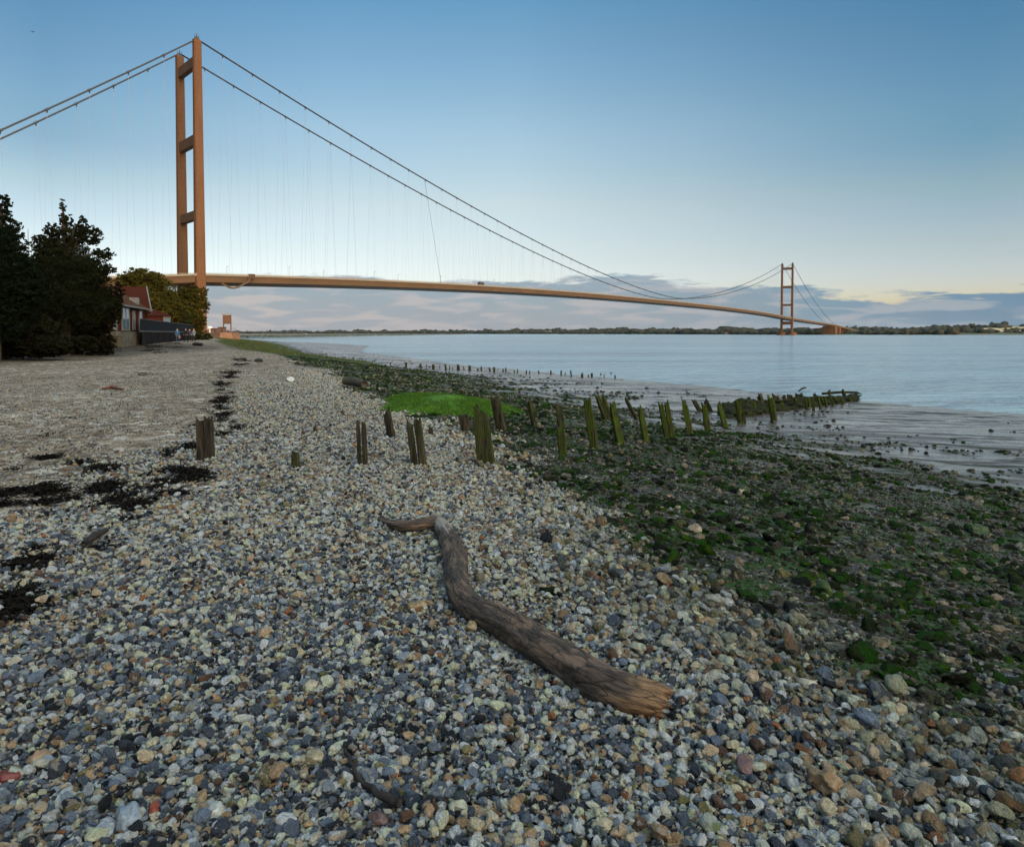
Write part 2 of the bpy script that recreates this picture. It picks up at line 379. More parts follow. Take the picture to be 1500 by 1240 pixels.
def m_ground():
    t = NT('shingle_foreshore'); v = t.coord('Object')
    warp = t.n('ShaderNodeVectorMath', operation='ADD'); t.l(v, warp.inputs[0]); 
    nz = t.n('ShaderNodeTexNoise'); t.l(v, nz.inputs['Vector']); nz.inputs['Scale'].default_value = 20; 
    s2 = t.n('ShaderNodeVectorMath', operation='SCALE'); t.l(nz.outputs['Color'], s2.inputs[0]); s2.inputs[3].default_value = .02; t.l(s2.outputs[0], warp.inputs[1])
    vv = warp.outputs[0]
    def cells(scale):
        n = t.n('ShaderNodeTexVoronoi', feature='F1'); t.l(vv, n.inputs['Vector']); n.inputs['Scale'].default_value = scale
        sp = t.n('ShaderNodeSeparateColor'); t.l(n.outputs['Color'], sp.inputs[0]); return n.outputs['Distance'], sp.outputs[0], sp.outputs[1]
    d1, r1, r1b = cells(24); d2, r2, r2b = cells(70); d3, r3, r3b = cells(7)
    stops = [(0, (.045, .05, .06)), (.14, (.11, .125, .15)), (.28, (.18, .20, .24)), (.42, (.30, .31, .33)), (.54, (.40, .28, .16)), (.66, (.60, .48, .33)), (.84, (.62, .57, .48)), (.95, (.33, .16, .08)), (1, (.22, .19, .1))]
    st2 = [(p, (c[0]*.95+.05, c[1]*.90+.035, c[2]*.84+.022)) for p, c in stops]
    peb = t.ramp(r1, stops, 'CONSTANT'); fine = t.ramp(r2, st2, 'CONSTANT')
    big = t.noise(v, .35, 3); 
    gap = t.ramp(d1, [(.50, 0), (.75, .75)])
    peb = t.mix(gap, peb, (.03, .024, .019))
    sandc = t.mix(t.noise(v, 30, 4), (.235, .182, .138), (.15, .115, .085))
    fine = t.mix(t.ramp(t.noise(v, 4, 4), [(.36, .12), (.60, .85)]), fine, sandc)
    base = t.mix(t.attr('sand'), peb, fine)
    spk = t.ramp(r3, [(0, (.45, .42, .38)), (.3, (.75, .73, .7)), (.55, (1, 1, 1)), (.8, (1.0, .98, .93)), (.9, (1, 1, 1))], 'CONSTANT')
    base = t.mix(1.0, base, spk, 'MULTIPLY'); base = t.mix(t.ramp(r3b, [(.86, 0), (.865, .55)]), base, (.60, .56, .50))
    blot = t.ramp(t.noise(t.coord('Object', (1, .45, 1)), .55, 5, .6), [(.35, 0), (.65, 1)])
    base = t.mix(1.0, base, t.mix(blot, (.66, .60, .54), (1.05, 1.02, 1.0)), 'MULTIPLY')
    # foreshore: dark wet mud, small stones, green algae
    nA = t.noise(v, 2.6, 6, .65, .6); nB = t.noise(v, 11, 4, .6); nC = t.noise(v, .7, 3)
    mudc = t.mix(nB, (.028, .022, .017), (.06, .046, .036))
    stones = t.mix(t.ramp(r1b, [(.6, 0), (.62, 1)]), mudc, t.mix(.7, peb, (.03, .027, .02)))
    alg = t.mix(t.ramp(t.noise(v, 28, 4, .7), [(.38, 0), (.62, 1)]), (.008, .020, .004), (.024, .060, .006))
    far = t.mix(t.ramp(nA, [(.46, 0), (.56, .9)]), stones, alg)
    fs = far
    dark = t.mix(nB, (.022, .02, .015), (.045, .045, .022))
    # mud flat: grey brown with dark weed streaks
    vs = t.coord('Object', (.25, 1.0, 1)); nS = t.noise(vs, 1.3, 6, .65, .8)
    mf = t.mix(t.noise(vs, 3.0, 4), (.115, .082, .064), (.065, .047, .038))
    weed = t.ramp(nS, [(.56, 0), (.61, 1)])
    mf = t.mix(weed, mf, dark)
    fs = t.mix(t.attr('mud'), fs, mf)
    gr = t.mix(t.ramp(t.noise(v, 1.5, 5), [(.35, 0), (.65, 1)]), (.022, .042, .008), (.07, .066, .015))
    base = t.mix(t.attr('algae'), base, fs)
    base = t.mix(t.attr('grass'), base, gr)
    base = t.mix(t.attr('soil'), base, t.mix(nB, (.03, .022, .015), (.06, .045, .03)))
    # wetness drives gloss
    wetn = t.ramp(nA, [(.42, 1), (.56, 0)])
    wetA = t.math('MULTIPLY', t.attr('algae'), t.math('MULTIPLY', wetn, .30))
    film = t.ramp(t.noise(t.coord('Object', (.16, 1, 1)), 1.1, 5, .6, 1.0), [(.38, .35), (.5, 1)])
    wetM = t.math('MULTIPLY', t.math('MULTIPLY', t.attr('mud'), film), t.math('SUBTRACT', 1.0, t.math('MULTIPLY', weed, .85)))
    wet = t.math('MAXIMUM', t.math('MULTIPLY', wetA, t.math('SUBTRACT', 1.0, t.attr('grass'))), wetM)
    rough = t.math('SUBTRACT', .82, t.math('MULTIPLY', wet, .70))
    hp = t.math('SUBTRACT', 1.0, t.math('MINIMUM', d1, 1.0))
    hs = t.math('MULTIPLY', t.math('SUBTRACT', 1.0, d2), .3)
    hn = t.math('ADD', t.math('MULTIPLY', nA, 1.0), t.math('MULTIPLY', nB, .5))
    def mx(f, a, b):
        n = t.n('ShaderNodeMix', data_type='FLOAT'); t.set(n.inputs[0], f); t.set(n.inputs[2], a); t.set(n.inputs[3], b); return n.outputs[0]
    H = mx(t.attr('sand'), hp, hs)
    H = mx(t.attr('algae'), H, t.math('ADD', hn, t.math('MULTIPLY', hp, .5)))
    H = mx(t.attr('mud'), H, t.math('ADD', t.math('ADD', t.math('MULTIPLY', t.noise(vs, 9, 4, .6), .10), t.math('MULTIPLY', t.noise(t.coord('Object', (.22, 1, 1)), 1.9, 4, .6, .8), 1.1)), t.math('MULTIPLY', weed, .5)))
    return t.bsdf(base, rough, t.bump(H, .9, .035), t.math('MULTIPLY_ADD', wetM, .75, .12))
M['ground'] = m_ground()
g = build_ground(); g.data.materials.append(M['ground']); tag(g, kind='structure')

# ------------------------------------------------------------------ water
def m_water():
    t = NT('estuary_water'); v = t.coord('Object', (.55, 1, 1))
    a = t.noise(v, 1.6, 6, .6, .3); b = t.noise(t.coord('Object', (.3, 1, 1)), .34, 3, .5, .5); c = t.noise(t.coord('Object', (.4, 1, 1)), .03, 3)
    h = t.math('ADD', t.math('ADD', t.math('MULTIPLY', a, .25), t.math('MULTIPLY', t.noise(t.coord('Object', (.35, 1, 1)), .75, 4, .6, .4), 1.5)), t.math('ADD', t.math('MULTIPLY', b, 2.6), t.math('MULTIPLY', t.noise(t.coord('Object', (.25, 1, 1)), .13, 3, .5, .5), 3.0)))
    st = t.math('MULTIPLY', t.ramp(c, [(.3, .7), (.7, 1)]), .8)
    bn = t.n('ShaderNodeBump'); t.l(h, bn.inputs['Height']); bn.inputs['Distance'].default_value = 2.2; t.l(st, bn.inputs['Strength'])
    wv = t.noise(t.coord('Object', (.12, 1, 1)), .045, 6, .65, .4)
    wc = t.mix(t.ramp(wv, [(.35, 0), (.65, 1)]), (.17, .24, .285), (.27, .355, .40))
    rg = t.math('MULTIPLY_ADD', t.ramp(wv, [(.35, 0), (.65, 1)]), .08, .13)
    return t.bsdf(wc, rg, bn.outputs[0], .6, IOR=1.33)
M['water'] = m_water()
def build_water():
    r = np.exp(np.linspace(math.log(3), math.log(11800), 70)); A = np.radians(np.linspace(0, 360, 121))[:-1]
    AA, RR = np.meshgrid(A, r); X = RR*np.sin(AA); Y = RR*np.cos(AA); nA = len(A)
    i, j = np.meshgrid(np.arange(len(r)-1), np.arange(nA), indexing='ij')
    Fc = np.stack([i*nA+j, (i+1)*nA+j, (i+1)*nA+(j+1) % nA, i*nA+(j+1) % nA], -1).reshape(-1, 4)[:, ::-1]
    o = mesh_np('water', np.stack([X, Y, 0*X], -1).reshape(-1, 3), Fc, M['water'], smooth=True)
    tag(o, kind='structure')
build_water()

# ------------------------------------------------------------------ stone prototypes and scatter
def ico(sub):
    bm = bmesh.new(); bmesh.ops.create_icosphere(bm, subdivisions=sub, radius=1); 
    v = np.array([p.co[:] for p in bm.verts]); f = np.array([[q.index for q in x.verts] for x in bm.faces]); bm.free(); return v, f
def proto_coll(name, n, sub, mat, ang=.35, flat=(.55, .9), rough=.08, smooth=True, freq=1.0):
    c = bpy.data.collections.new(name); V0, F0 = ico(sub)
    for k in range(n):
        V = V0.copy(); rr = np.random.default_rng(100+k)
        # facets: cut by random planes then round
        for q in range(int(3+ang*12)):
            nrm = rr.normal(size=3); nrm /= np.linalg.norm(nrm); dcut = rr.uniform(.55, .9)
            dd = V@nrm; over = np.maximum(dd-dcut, 0); V = V-np.outer(over*.9, nrm)
        nn = np.array([mnoise.noise(Vector(p)*freq*1.7+Vector((k*7.1, 0, 0))) for p in V0])
        n2 = np.array([mnoise.noise(Vector(p)*freq*5+Vector((k*3.1, 5, 0))) for p in V0])
        V = V*(1+(nn*.35*ang+n2*rough)[:, None])
        V = V*np.array([1, rr.uniform(.65, .95), rr.uniform(*flat)])
        me = bpy.data.meshes.new(name); me.from_pydata(V.tolist(), [], F0.tolist()); me.update()
        if smooth: me.polygons.foreach_set('use_smooth', np.ones(len(me.polygons), bool))
        me.materials.append(mat)
        o = bpy.data.objects.new(name+'_form', me); c.objects.link(o)
    return c
def scatter(name, coll, P, scale, rot, col, moss=None, label=None, cat=None):
    n = len(P); me = bpy.data.meshes.new(name); me.vertices.add(n); me.vertices.foreach_set('co', P.astype(np.float32).ravel())
    def at(nm, typ, data, key):
        a = me.attributes.new(nm, typ, 'POINT'); a.data.foreach_set(key, data.astype(np.float32).ravel() if typ != 'INT' else data.astype(np.int32))
    at('scl', 'FLOAT_VECTOR', scale, 'vector'); at('rot', 'FLOAT_VECTOR', rot, 'vector')
    at('col', 'FLOAT_COLOR', np.hstack([col, np.ones((n, 1))]), 'color')
    at('moss', 'FLOAT', np.zeros(n) if moss is None else moss, 'value')
    at('idx', 'INT', RNG.integers(0, len(coll.objects), n), 'value')
    o = bpy.data.objects.new(name, me); link(o)
    ng = bpy.data.node_groups.new(name+'_scatter', 'GeometryNodeTree')
    ng.interface.new_socket('Geometry', in_out='INPUT', socket_type='NodeSocketGeometry'); ng.interface.new_socket('Geometry', in_out='OUTPUT', socket_type='NodeSocketGeometry')
    N = ng.nodes; L = ng.links
    gi = N.new('NodeGroupInput'); go = N.new('NodeGroupOutput'); ip = N.new('GeometryNodeInstanceOnPoints'); ci = N.new('GeometryNodeCollectionInfo')
    ci.inputs['Collection'].default_value = coll; ci.inputs['Separate Children'].default_value = True; ci.inputs['Reset Children'].default_value = True
    def na(nm, typ):
        a = N.new('GeometryNodeInputNamedAttribute'); a.data_type = typ; a.inputs[0].default_value = nm; return [x for x in a.outputs if x.enabled and x.name == 'Attribute'][0]
    m2p = N.new('GeometryNodeMeshToPoints')
    L.new(gi.outputs[0], m2p.inputs[0]); L.new(m2p.outputs[0], ip.inputs['Points'])
    L.new(ci.outputs[0], ip.inputs['Instance']); ip.inputs['Pick Instance'].default_value = True
    L.new(na('idx', 'INT'), ip.inputs['Instance Index'])
    e2r = N.new('FunctionNodeEulerToRotation'); L.new(na('rot', 'FLOAT_VECTOR'), e2r.inputs[0]); L.new(e2r.outputs[0], ip.inputs['Rotation'])
    L.new(na('scl', 'FLOAT_VECTOR'), ip.inputs['Scale']); L.new(ip.outputs[0], go.inputs[0])
    md = o.modifiers.new('scatter', 'NODES'); md.node_group = ng
    tag(o, label, cat, kind='stuff'); return o

def sector(n, y0, y1, power=2.0, half=46):
    """points in the wedge in front of the viewer; power 2 = even density on the ground, lower = denser near"""
    r = (y0**power+(y1**power-y0**power)*RNG.random(n))**(1/power)
    a = np.radians(RNG.uniform(-half, half, n)); return r*np.sin(a), r*np.cos(a)
PEB = proto_coll('pebble_round', 12, 3, M['pebble'], .62, (.5, .9), .055)
PEBLO = proto_coll('pebble_small', 7, 2, M['pebble'], .55, (.5, .85), .05)
FLINT = proto_coll('flint_knobbly', 7, 3, M['pebble'], .9, (.5, .9), .10, freq=1.2)
def do_pebbles(name, coll, n, y0, y1, size, spread, power=2.0, keep=None, z_lift=.4, colf=None, zj=1.35, label=None, half=46):
    X, Y = sector(n, y0, y1, power, half); z = zones(X, Y)
    B, Mm, W = curves(X, Y)
    k = keep(X, Y, z, B, Mm, W); X, Y = X[k], Y[k]; z = {a: b[k] for a, b in z.items()}; B = B[k]
    n = len(X); s = size*np.exp(np.clip(RNG.normal(0, spread, n), -1, 1.05))*(1-.22*sm(6.5, 3.0, Y)*0)
    s = s*np.where(z['sand'] > .5, .62, 1)*(1-.18*sm(-2, 0, B-X-2.5)*0)
    s = s*(1+.55*sm(-1.3, -.1, X-B)*(RNG.random(n) > .55))
    Z = height(X, Y)+s*z_lift+RNG.uniform(-zj, zj, n)*s*.5
    warm = sm(-2.2, -.1, X-B)*.6+.60*sm(3.0, 7.5, Y)+.4*(fbm(X*.8, Y*.8, 77)-.35)
    c = pick_cols(n, np.clip(warm, 0, 1)) if colf is None else colf(X, Y, n)
    edge_ = (sm(-1.2, -.1, X-B)*sm(9, 4, Y)*(RNG.random(n) > .25))[:, None]
    if colf is None: c = c*(1-edge_*.55)+np.array([.10, .085, .045])*edge_*.35
    moss = np.clip(sm(-.8, .4, X-B)*.75*RNG.random(n)+(RNG.random(n) > .975)*.7, 0, 1)
    scl = np.repeat(s[:, None], 3, 1)*RNG.uniform(.8, 1.2, (n, 3))
    rot = np.stack([RNG.normal(0, .45, n), RNG.normal(0, .45, n), RNG.uniform(0, 6.28, n)], 1)
    return scatter(name, coll, np.stack([X, Y, Z], 1), scl, rot, c, moss, label)
shing = lambda X, Y, z, B, Mm, W: (z['algae'] < RNG.random(len(X))*.9) & (RNG.random(len(X)) > z['sand']*(.45+.35*(fbm(X*.7, Y*.4, 93) > .5))) & (RNG.random(len(X)) >   .8*sm(.63, .69, fbm(X*.9+5, Y*.55, 91))*(z['sand'] < 2))
do_pebbles('pebbles', PEB, 115000, 1.2, 7.2, .0143, .36, 1.7, shing, label='blue grey and cream shingle covering the near beach')
do_pebbles('shingle', PEBLO, 300000, 6.9, 34, .0165, .32, 1.4, shing, label='pale shingle further up the beach', half=44)
do_pebbles('fine_gravel', PEBLO, 50000, 1.2, 8, .0075, .35, 1.7, lambda X, Y, z, B, Mm, W: z['algae'] < .9, z_lift=.4, label='fine brown grit between the pebbles')
do_pebbles('flints', FLINT, 3800, 1.4, 16, .027, .25, 1.7, lambda X, Y, z, B, Mm, W: (z['algae'] < .7) & (z['sand'] < .3) & (RNG.random(len(X)) < .25+.75*sm(-2.5, -.2, X-B)), z_lift=.45, label='knobbly flints lying among the shingle',
   colf=lambda X, Y, n: np.array([(.42,.35,.24),(.55,.52,.44),(.25,.22,.12),(.36,.23,.13),(.22,.13,.09),(.3,.34,.38)])[RNG.integers(0, 6, n)]*RNG.uniform(.7, 1.2, (n, 1)))

# foreshore rocks and algae
ROCK = proto_coll('rock_form', 8, 3, M['pebble'], .8, (.45, .8), .08)
MOSSP = proto_coll('algae_form', 8, 3, M['moss'], .5, (.35, .6), .34, freq=2.2)
def fore(name, coll, n, y0, y1, size, spread, power, keep, cols, lift, label, moss=0, grow=.0):
    X, Y = sector(n, y0, y1, power, 44); z = zones(X, Y); B, Mm, W = curves(X, Y)
    k = keep(X, Y, z, B, Mm, W); X, Y = X[k], Y[k]; n = len(X)
    s = size*np.exp(np.clip(RNG.normal(0, spread, n), -1.2, .85))*(1+grow*np.minimum(Y, 60))
    Z = height(X, Y)+s*lift
    c = np.array(cols)[RNG.integers(0, len(cols), n)]*RNG.uniform(.65, 1.3, (n, 1))
    scl = np.repeat(s[:, None], 3, 1)*RNG.uniform(.75, 1.3, (n, 3))
    rot = np.stack([RNG.normal(0, .3, n), RNG.normal(0, .3, n), RNG.uniform(0, 6.28, n)], 1)
    return scatter(name, coll, np.stack([X, Y, Z], 1), scl, rot, c, np.full(n, moss)*RNG.random(n), label)
clump = lambda X, Y, s=41, f=1.6: fbm(X*f, Y*f, s)
kz = lambda X, Y, z, B, Mm, W: (z['algae'] > .35) & (z['mud'] < RNG.random(len(X))*.9) & (z['grass'] < .6)
fore('algae', MOSSP, 90000, 2.2, 60, .034, .42, 1.35, lambda *a: kz(*a) & (clump(a[0], a[1]) > .40+.1*RNG.random(len(a[0]))), [(.035,.14,.005),(.028,.10,.004),(.075,.17,.008),(.035,.06,.008),(.018,.022,.010)], .15, 'green algae tufts growing over the foreshore stones', grow=.012)
fore('foreshore_stones', ROCK, 60000, 2.0, 50, .026, .5, 1.35, lambda *a: kz(*a) & (RNG.random(len(a[0])) < .8), [(.045,.038,.03),(.025,.022,.02),(.09,.07,.05),(.42,.31,.20),(.06,.04,.028),(.035,.045,.012),(.025,.025,.018),(.20,.17,.06),(.30,.27,.21)], .2, 'dark wet stones strewn over the foreshore', moss=.8, grow=.010)
fore('foreshore_gravel', PEBLO, 60000, 1.6, 16, .0105, .4, 1.5, lambda X, Y, z, B, Mm, W: (z['algae'] > .25) & (z['mud'] < RNG.random(len(X))), [(.03,.026,.02),(.016,.015,.013),(.06,.045,.034),(.20,.15,.10),(.02,.025,.012),(.02,.02,.02),(.025,.045,.008)], .25, 'dark grit and small stones between the weedy rocks', moss=.7)
# dark weed covered rocks out on the mud
kmud = lambda X, Y, z, B, Mm, W: (z['mud'] > .3) & (X < W+1.0) & (fbm(X*.35, Y*1.1, 55) > .50+.20*sm(0, .8, (X-Mm)/(W-Mm))+.05*RNG.random(len(X)))
fore('weedy_rocks', ROCK, 45000, 7, 120, .036, .5, 1.5, kmud, [(.022,.022,.015),(.035,.035,.016),(.03,.022,.018),(.02,.03,.012)], .15, 'dark weed covered rocks scattered on the mudflat', moss=.6, grow=.012)
#SECTION2
# ------------------------------------------------------------------ suspension bridge
def PN(s): return np.array([-163.9+.5503*s, 373+.834*s])
def PF(s): return np.array([-181.8+.5502*s, 392+.8291*s])
def deck_h(s):     # walking surface height above water
    if s < 0: h = 31.2+.10*s
    elif s <= 1410:
        q = abs(1-s/705); h = 43.2-(12.0 if s < 705 else 9.0)*q**2.6
    elif s <= 1960: h = 34.2-(s-1410)/550*9.0
    else: h = 25.2-(s-1960)/500*17
    return h+EYE
def cab_h(s):
    if s < 0: t = -s/150; return EYE+152.6-t*112-1.2*4*t*(1-t)
    if s <= 1410: return EYE+47.5+105.1*abs(1-s/705)**1.6
    t = (s-1410)/530; return EYE+152.6-t*124.4-14*4*t*(1-t)
U = Vector((.5518, .834, 0)).normalized(); N = Vector((U.y, -U.x, 0))
bridge = empty('suspension_bridge', (PN(0)[0], PN(0)[1], 0)); BO = Vector(bridge.location)
tag(bridge, 'long suspension bridge with twin concrete towers crossing the estuary', 'bridge')
def bpart(mb, name, m, parent=None, smooth=False):
    v = [(a-BO.x, b-BO.y, c-BO.z) for a, b, c in mb.v] if parent is None or parent is bridge else mb.v
    if parent is not None and parent is not bridge:
        v = [(a-BO.x-parent.location.x, b-BO.y-parent.location.y, c-parent.location.z) for a, b, c in mb.v]
    return mesh_np(name, v, mb.f, m, parent or bridge, smooth)
def tower(s, ta, tb, ba, bb, zb, piers, sec):
    # ta,tb top section along U and N; ba,bb bottom
    tw = bpy.data.objects.new('tower', None); link(tw, bridge); c = (PN(s)+PF(s))/2; tw.location = (c[0]-BO.x, c[1]-BO.y, 0)
    tops = []
    PFs = PF(s)
    for P in (PN(s), PFs):
        mb = MB(); b = Vector((P[0], P[1], zb)); top = Vector((P[0], P[1], EYE+152.4-(1.2 if P is PFs and s == 0 else 0))); ch = .55
        def sect(c, a, bb_):
            pts = []
            for sx, sy in ((1, 1), (-1, 1), (-1, -1), (1, -1)):
                o1 = U*(sx*a/2)+N*(sy*(bb_/2-ch)); o2 = U*(sx*(a/2-ch))+N*(sy*bb_/2)
                pts += [o1, o2] if sx*sy > 0 else [o2, o1]
            return [c+p for p in pts]
        mb.prism(sect(b, ba, bb), sect(top, ta, tb)); lg = bpart(mb, 'leg', M['concrete'], tw)
        mb = MB(); mb.prism(sect(top+Vector((0, 0, .02)), ta*.8, tb*.8), sect(top+Vector((0, 0, 1.6)), ta*.45, tb*.5))
        mb.tube([top+Vector((0, 0, 1.5)), top+Vector((0, 0, 3.4))], .22, 6)
        mb.tube([top+U*1.2+Vector((0, 0, 1)), top+U*1.2+Vector((0, 0, 2.9))], .12, 6); mb.tube([top-U*1.2+Vector((0, 0, 1)), top-U*1.2+Vector((0, 0, 2.7))], .12, 6)
        bpart(mb, 'cable_saddle', M['dark'], tw)
        if piers:
            mb = MB(); n = 14; rr = 10.5
            for z0, z1, r in ((-3, 4.2, rr), (4.2, 6.5, rr*.82)):
                ring = [Vector((math.cos(k*2*math.pi/n)*r, math.sin(k*2*math.pi/n)*r, 0)) for k in range(n)]
                mb.prism([Vector((P[0], P[1], z0))+q for q in ring], [Vector((P[0], P[1], z1))+q for q in ring])
            bpart(mb, 'pier', M['concrete'], tw)
        else:
            mb = MB(); mb.prism([Vector((P[0], P[1], .5))+U*a*6+N*b_*5 for a, b_ in ((1, 1), (-1, 1), (-1, -1), (1, -1))], [Vector((P[0], P[1], 5.6))+U*a*5.6+N*b_*4.6 for a, b_ in ((1, 1), (-1, 1), (-1, -1), (1, -1))])
            bpart(mb, 'pier', M['concrete'], tw)
    A = Vector((*PN(s), 0)); Bq = Vector((*PF(s), 0)); dv = (Bq-A).normalized(); half = sec
    for z0, z1 in ((139.2, 144.2), (98.9, 104.1), (60.0, 64.6), (19.5, 26.0)):
        mb = MB(); w = ta*.36
        p, q = A+dv*half*.3, Bq-dv*half*.3
        mb.prism([p+U*w+Vector((0, 0, z0+EYE)), q+U*w+Vector((0, 0, z0+EYE)), q-U*w+Vector((0, 0, z0+EYE)), p-U*w+Vector((0, 0, z0+EYE))],
                 [p+U*w+Vector((0, 0, z1+EYE)), q+U*w+Vector((0, 0, z1+EYE)), q-U*w+Vector((0, 0, z1+EYE)), p-U*w+Vector((0, 0, z1+EYE))])
        bpart(mb, 'crossbeam', M['concrete'], tw)
    return tw
tower(0, 4.2, 2.7, 5.7, 3.4, 1.0, False, 1.5)
tower(1410, 4.0, 4.0, 5.0, 5.0, 2.0, True, 2.5)
# deck
ss = sorted(set(list(range(-170, 0, 15))+list(range(0, 1411, 15))+[1410]+list(range(1425, 1961, 25))+[1960]+list(range(1990, 2480, 40))))
def deckpt(s, off, dz):   # off: -1 far cable .. +1 near cable, in metres beyond as extra
    n = PN(s); f = PF(s); c = (n+f)/2; d = (n-f); L = np.linalg.norm(d); d = d/L
    p = c+d*(off if abs(off) > 50 else off*L/2 if abs(off) <= 1 else (L/2+abs(off)-1)*np.sign(off))
    return Vector((p[0], p[1], deck_h(s)+dz))
def extrude(secf, name, m, closed=True):
    mb = MB(); rings = [secf(s) for s in ss]; n = len(rings[0]); f = []
    for i in range(len(rings)-1):
        for k in range(n): f.append((i*n+k, i*n+(k+1) % n, (i+1)*n+(k+1) % n, (i+1)*n+k))
    f += [list(range(n))[::-1], [(len(rings)-1)*n+k for k in range(n)]]
    mb.add([q for r in rings for q in r], f); return bpart(mb, name, m)
extrude(lambda s: [deckpt(s, -1, -.3), deckpt(s, 1, -.3), deckpt(s, 1.3, -.5), deckpt(s, 1.5, -1.2), deckpt(s, .99, -4.2), deckpt(s, .72, -5.0), deckpt(s, -.72, -5.0), deckpt(s, -.99, -4.2), deckpt(s, -1.5, -1.2)], 'box_girder', M['deck'])
for sg in (1, -1):
    extrude(lambda s: [deckpt(s, sg*1.32, -.45), deckpt(s, sg*2.3, -.45), deckpt(s, sg*2.3, -.80), deckpt(s, sg*1.32, -1.10)][::sg], 'walkway', M['deck_top'])
    extrude(lambda s: [deckpt(s, sg*2.22, .75), deckpt(s, sg*2.34, .75), deckpt(s, sg*2.34, .62), deckpt(s, sg*2.22, .62)][::sg], 'handrail', M['deck_top'])
    extrude(lambda s: [deckpt(s, sg*2.26, .3), deckpt(s, sg*2.30, .3), deckpt(s, sg*2.30, -.40), deckpt(s, sg*2.26, -.40)][::sg], 'parapet', M['deck_top'])
extrude(lambda s: [deckpt(s, -.97, -.2), deckpt(s, .97, -.2), deckpt(s, .97, -.28), deckpt(s, -.97, -.28)], 'carriageway', M['under'])
# cables
for fn in (PN, PF):
    for a, b in ((-150, 0), (0, 1410), (1410, 1940)):
        mb = MB(); k = max(12, int((b-a)/15)); pts = [Vector((*fn(s), cab_h(s)+.3)) for s in np.linspace(a, b, k+1)]
        mb.tube(pts, .40 if a < 0 else .46, 8); c = bpart(mb, 'main_cable', M['cable'], smooth=True)
# clamps + hangers
cl = []
for fn in (PN, PF):
    for s in np.arange(15, 1400, 18.6): cl.append((fn, s))
    for s in (-18, -36, -54, -72, -90): cl.append((fn, s))
cl.sort(key=lambda c: np.linalg.norm(c[0](c[1])))
def clampmb(mb, fn, s):
    p0 = Vector((*fn(s-.65), cab_h(s-.65)+.3)); p1 = Vector((*fn(s+.65), cab_h(s+.65)+.3)); mb.tube([p0, p1], .56, 8)
    m_ = (p0+p1)/2; mb.box(m_-Vector((0, 0, 1.0)), (.4, .4, 1.0))
def hangmb(mb, fn, s, r):
    d = 9.0 if s > 0 else 5.0
    off = 1.0 if fn is PN else -1.0
    for q in (-d/2, d/2):
        top = Vector((*fn(s), cab_h(s))); e = fn(s+q); bot = Vector((e[0], e[1], deck_h(s+q)-.9))
        mb.tube([top, bot], r, 4, False)
rest_c, rest_h = MB(), MB()
for i, (fn, s) in enumerate(cl):
    if i < 100:
        mb = MB(); clampmb(mb, fn, s); bpart(mb, 'cable_clamp', M['cable'])
        mb = MB(); hangmb(mb, fn, s, .038 if s > -200 else .03); bpart(mb, 'hanger', M['hanger'])
    else: clampmb(rest_c, fn, s); hangmb(rest_h, fn, s, .045)
tag(bpart(rest_c, 'far_cable_clamps', M['cable']), kind='stuff'); tag(bpart(rest_h, 'far_hangers', M['hanger']), kind='stuff')
mb = MB(); p = Vector((*PN(181), cab_h(181))); e = PN(200); mb.tube([p, Vector((e[0], e[1], deck_h(200)))], .10, 5); bpart(mb, 'stay_rope', M['cable'])
# lamp posts along the deck
for i, s in enumerate(range(25, 1400, 36)):
    mb = MB(); b = deckpt(s, .55 if i % 2 else -.55, -.2); mb.tube([b, b+Vector((0, 0, 6.5))], .11, 5); mb.tube([b+Vector((0, 0, 6.4)), b+Vector((0, 0, 6.6))+N*1.6], .1, 5); bpart(mb, 'lamp_post', M['hanger'])
# maintenance gantry slung under the deck
mb = MB(); pts = []
for k in range(13):
    q = k/12; s = 12+q*19; dz = -4.6-2.6*math.sin(math.pi*min(1, q*1.3)) if q < .77 else -5.4+(q-.77)/.23*4.4
    pts.append(deckpt(s, 2.2, dz))
mb.tube(pts, .5, 8); mb.box(deckpt(31, 2.2, -.6), (3, 3, 2.6)); bpart(mb, 'maintenance_gantry', M['deck'])
# anchorages of the far side
for s, w, h0 in ((1945, 30, 24), (2010, 24, 22)):
    mb = MB(); c = (PN(s)+PF(s))/2; mb.box((c[0], c[1], h0/2-1), (34, w, h0+2), Matrix.Rotation(math.atan2(U.y, U.x)-math.pi/2, 3, 'Z')); bpart(mb, 'anchorage', M['concrete'])
for s in range(2060, 2480, 50):
    mb = MB(); c = (PN(s)+PF(s))/2; mb.box((c[0], c[1], (deck_h(s)-5)/2), (16, 3, deck_h(s)-5), Matrix.Rotation(math.atan2(U.y, U.x)-math.pi/2, 3, 'Z')); bpart(mb, 'viaduct_pier', M['concrete'])
mb = MB(); b = deckpt(253, .9, -.2); mb.box(b+Vector((0, 0, 1.3)), (6.5, 2.3, 2.4), Matrix.Rotation(math.atan2(U.y, U.x), 3, 'Z')); mb.box(b+Vector((0, 0, 2.7)), (4.5, 2.1, .9), Matrix.Rotation(math.atan2(U.y, U.x), 3, 'Z'))
mb.box(b+Vector((0, 0, .25)), (5.2, 2.1, .5), Matrix.Rotation(math.atan2(U.y, U.x), 3, 'Z'))
tag(mb.build('van', M['dark'], loc=tuple(b)), 'tiny dark van driving across the bridge deck', 'van')

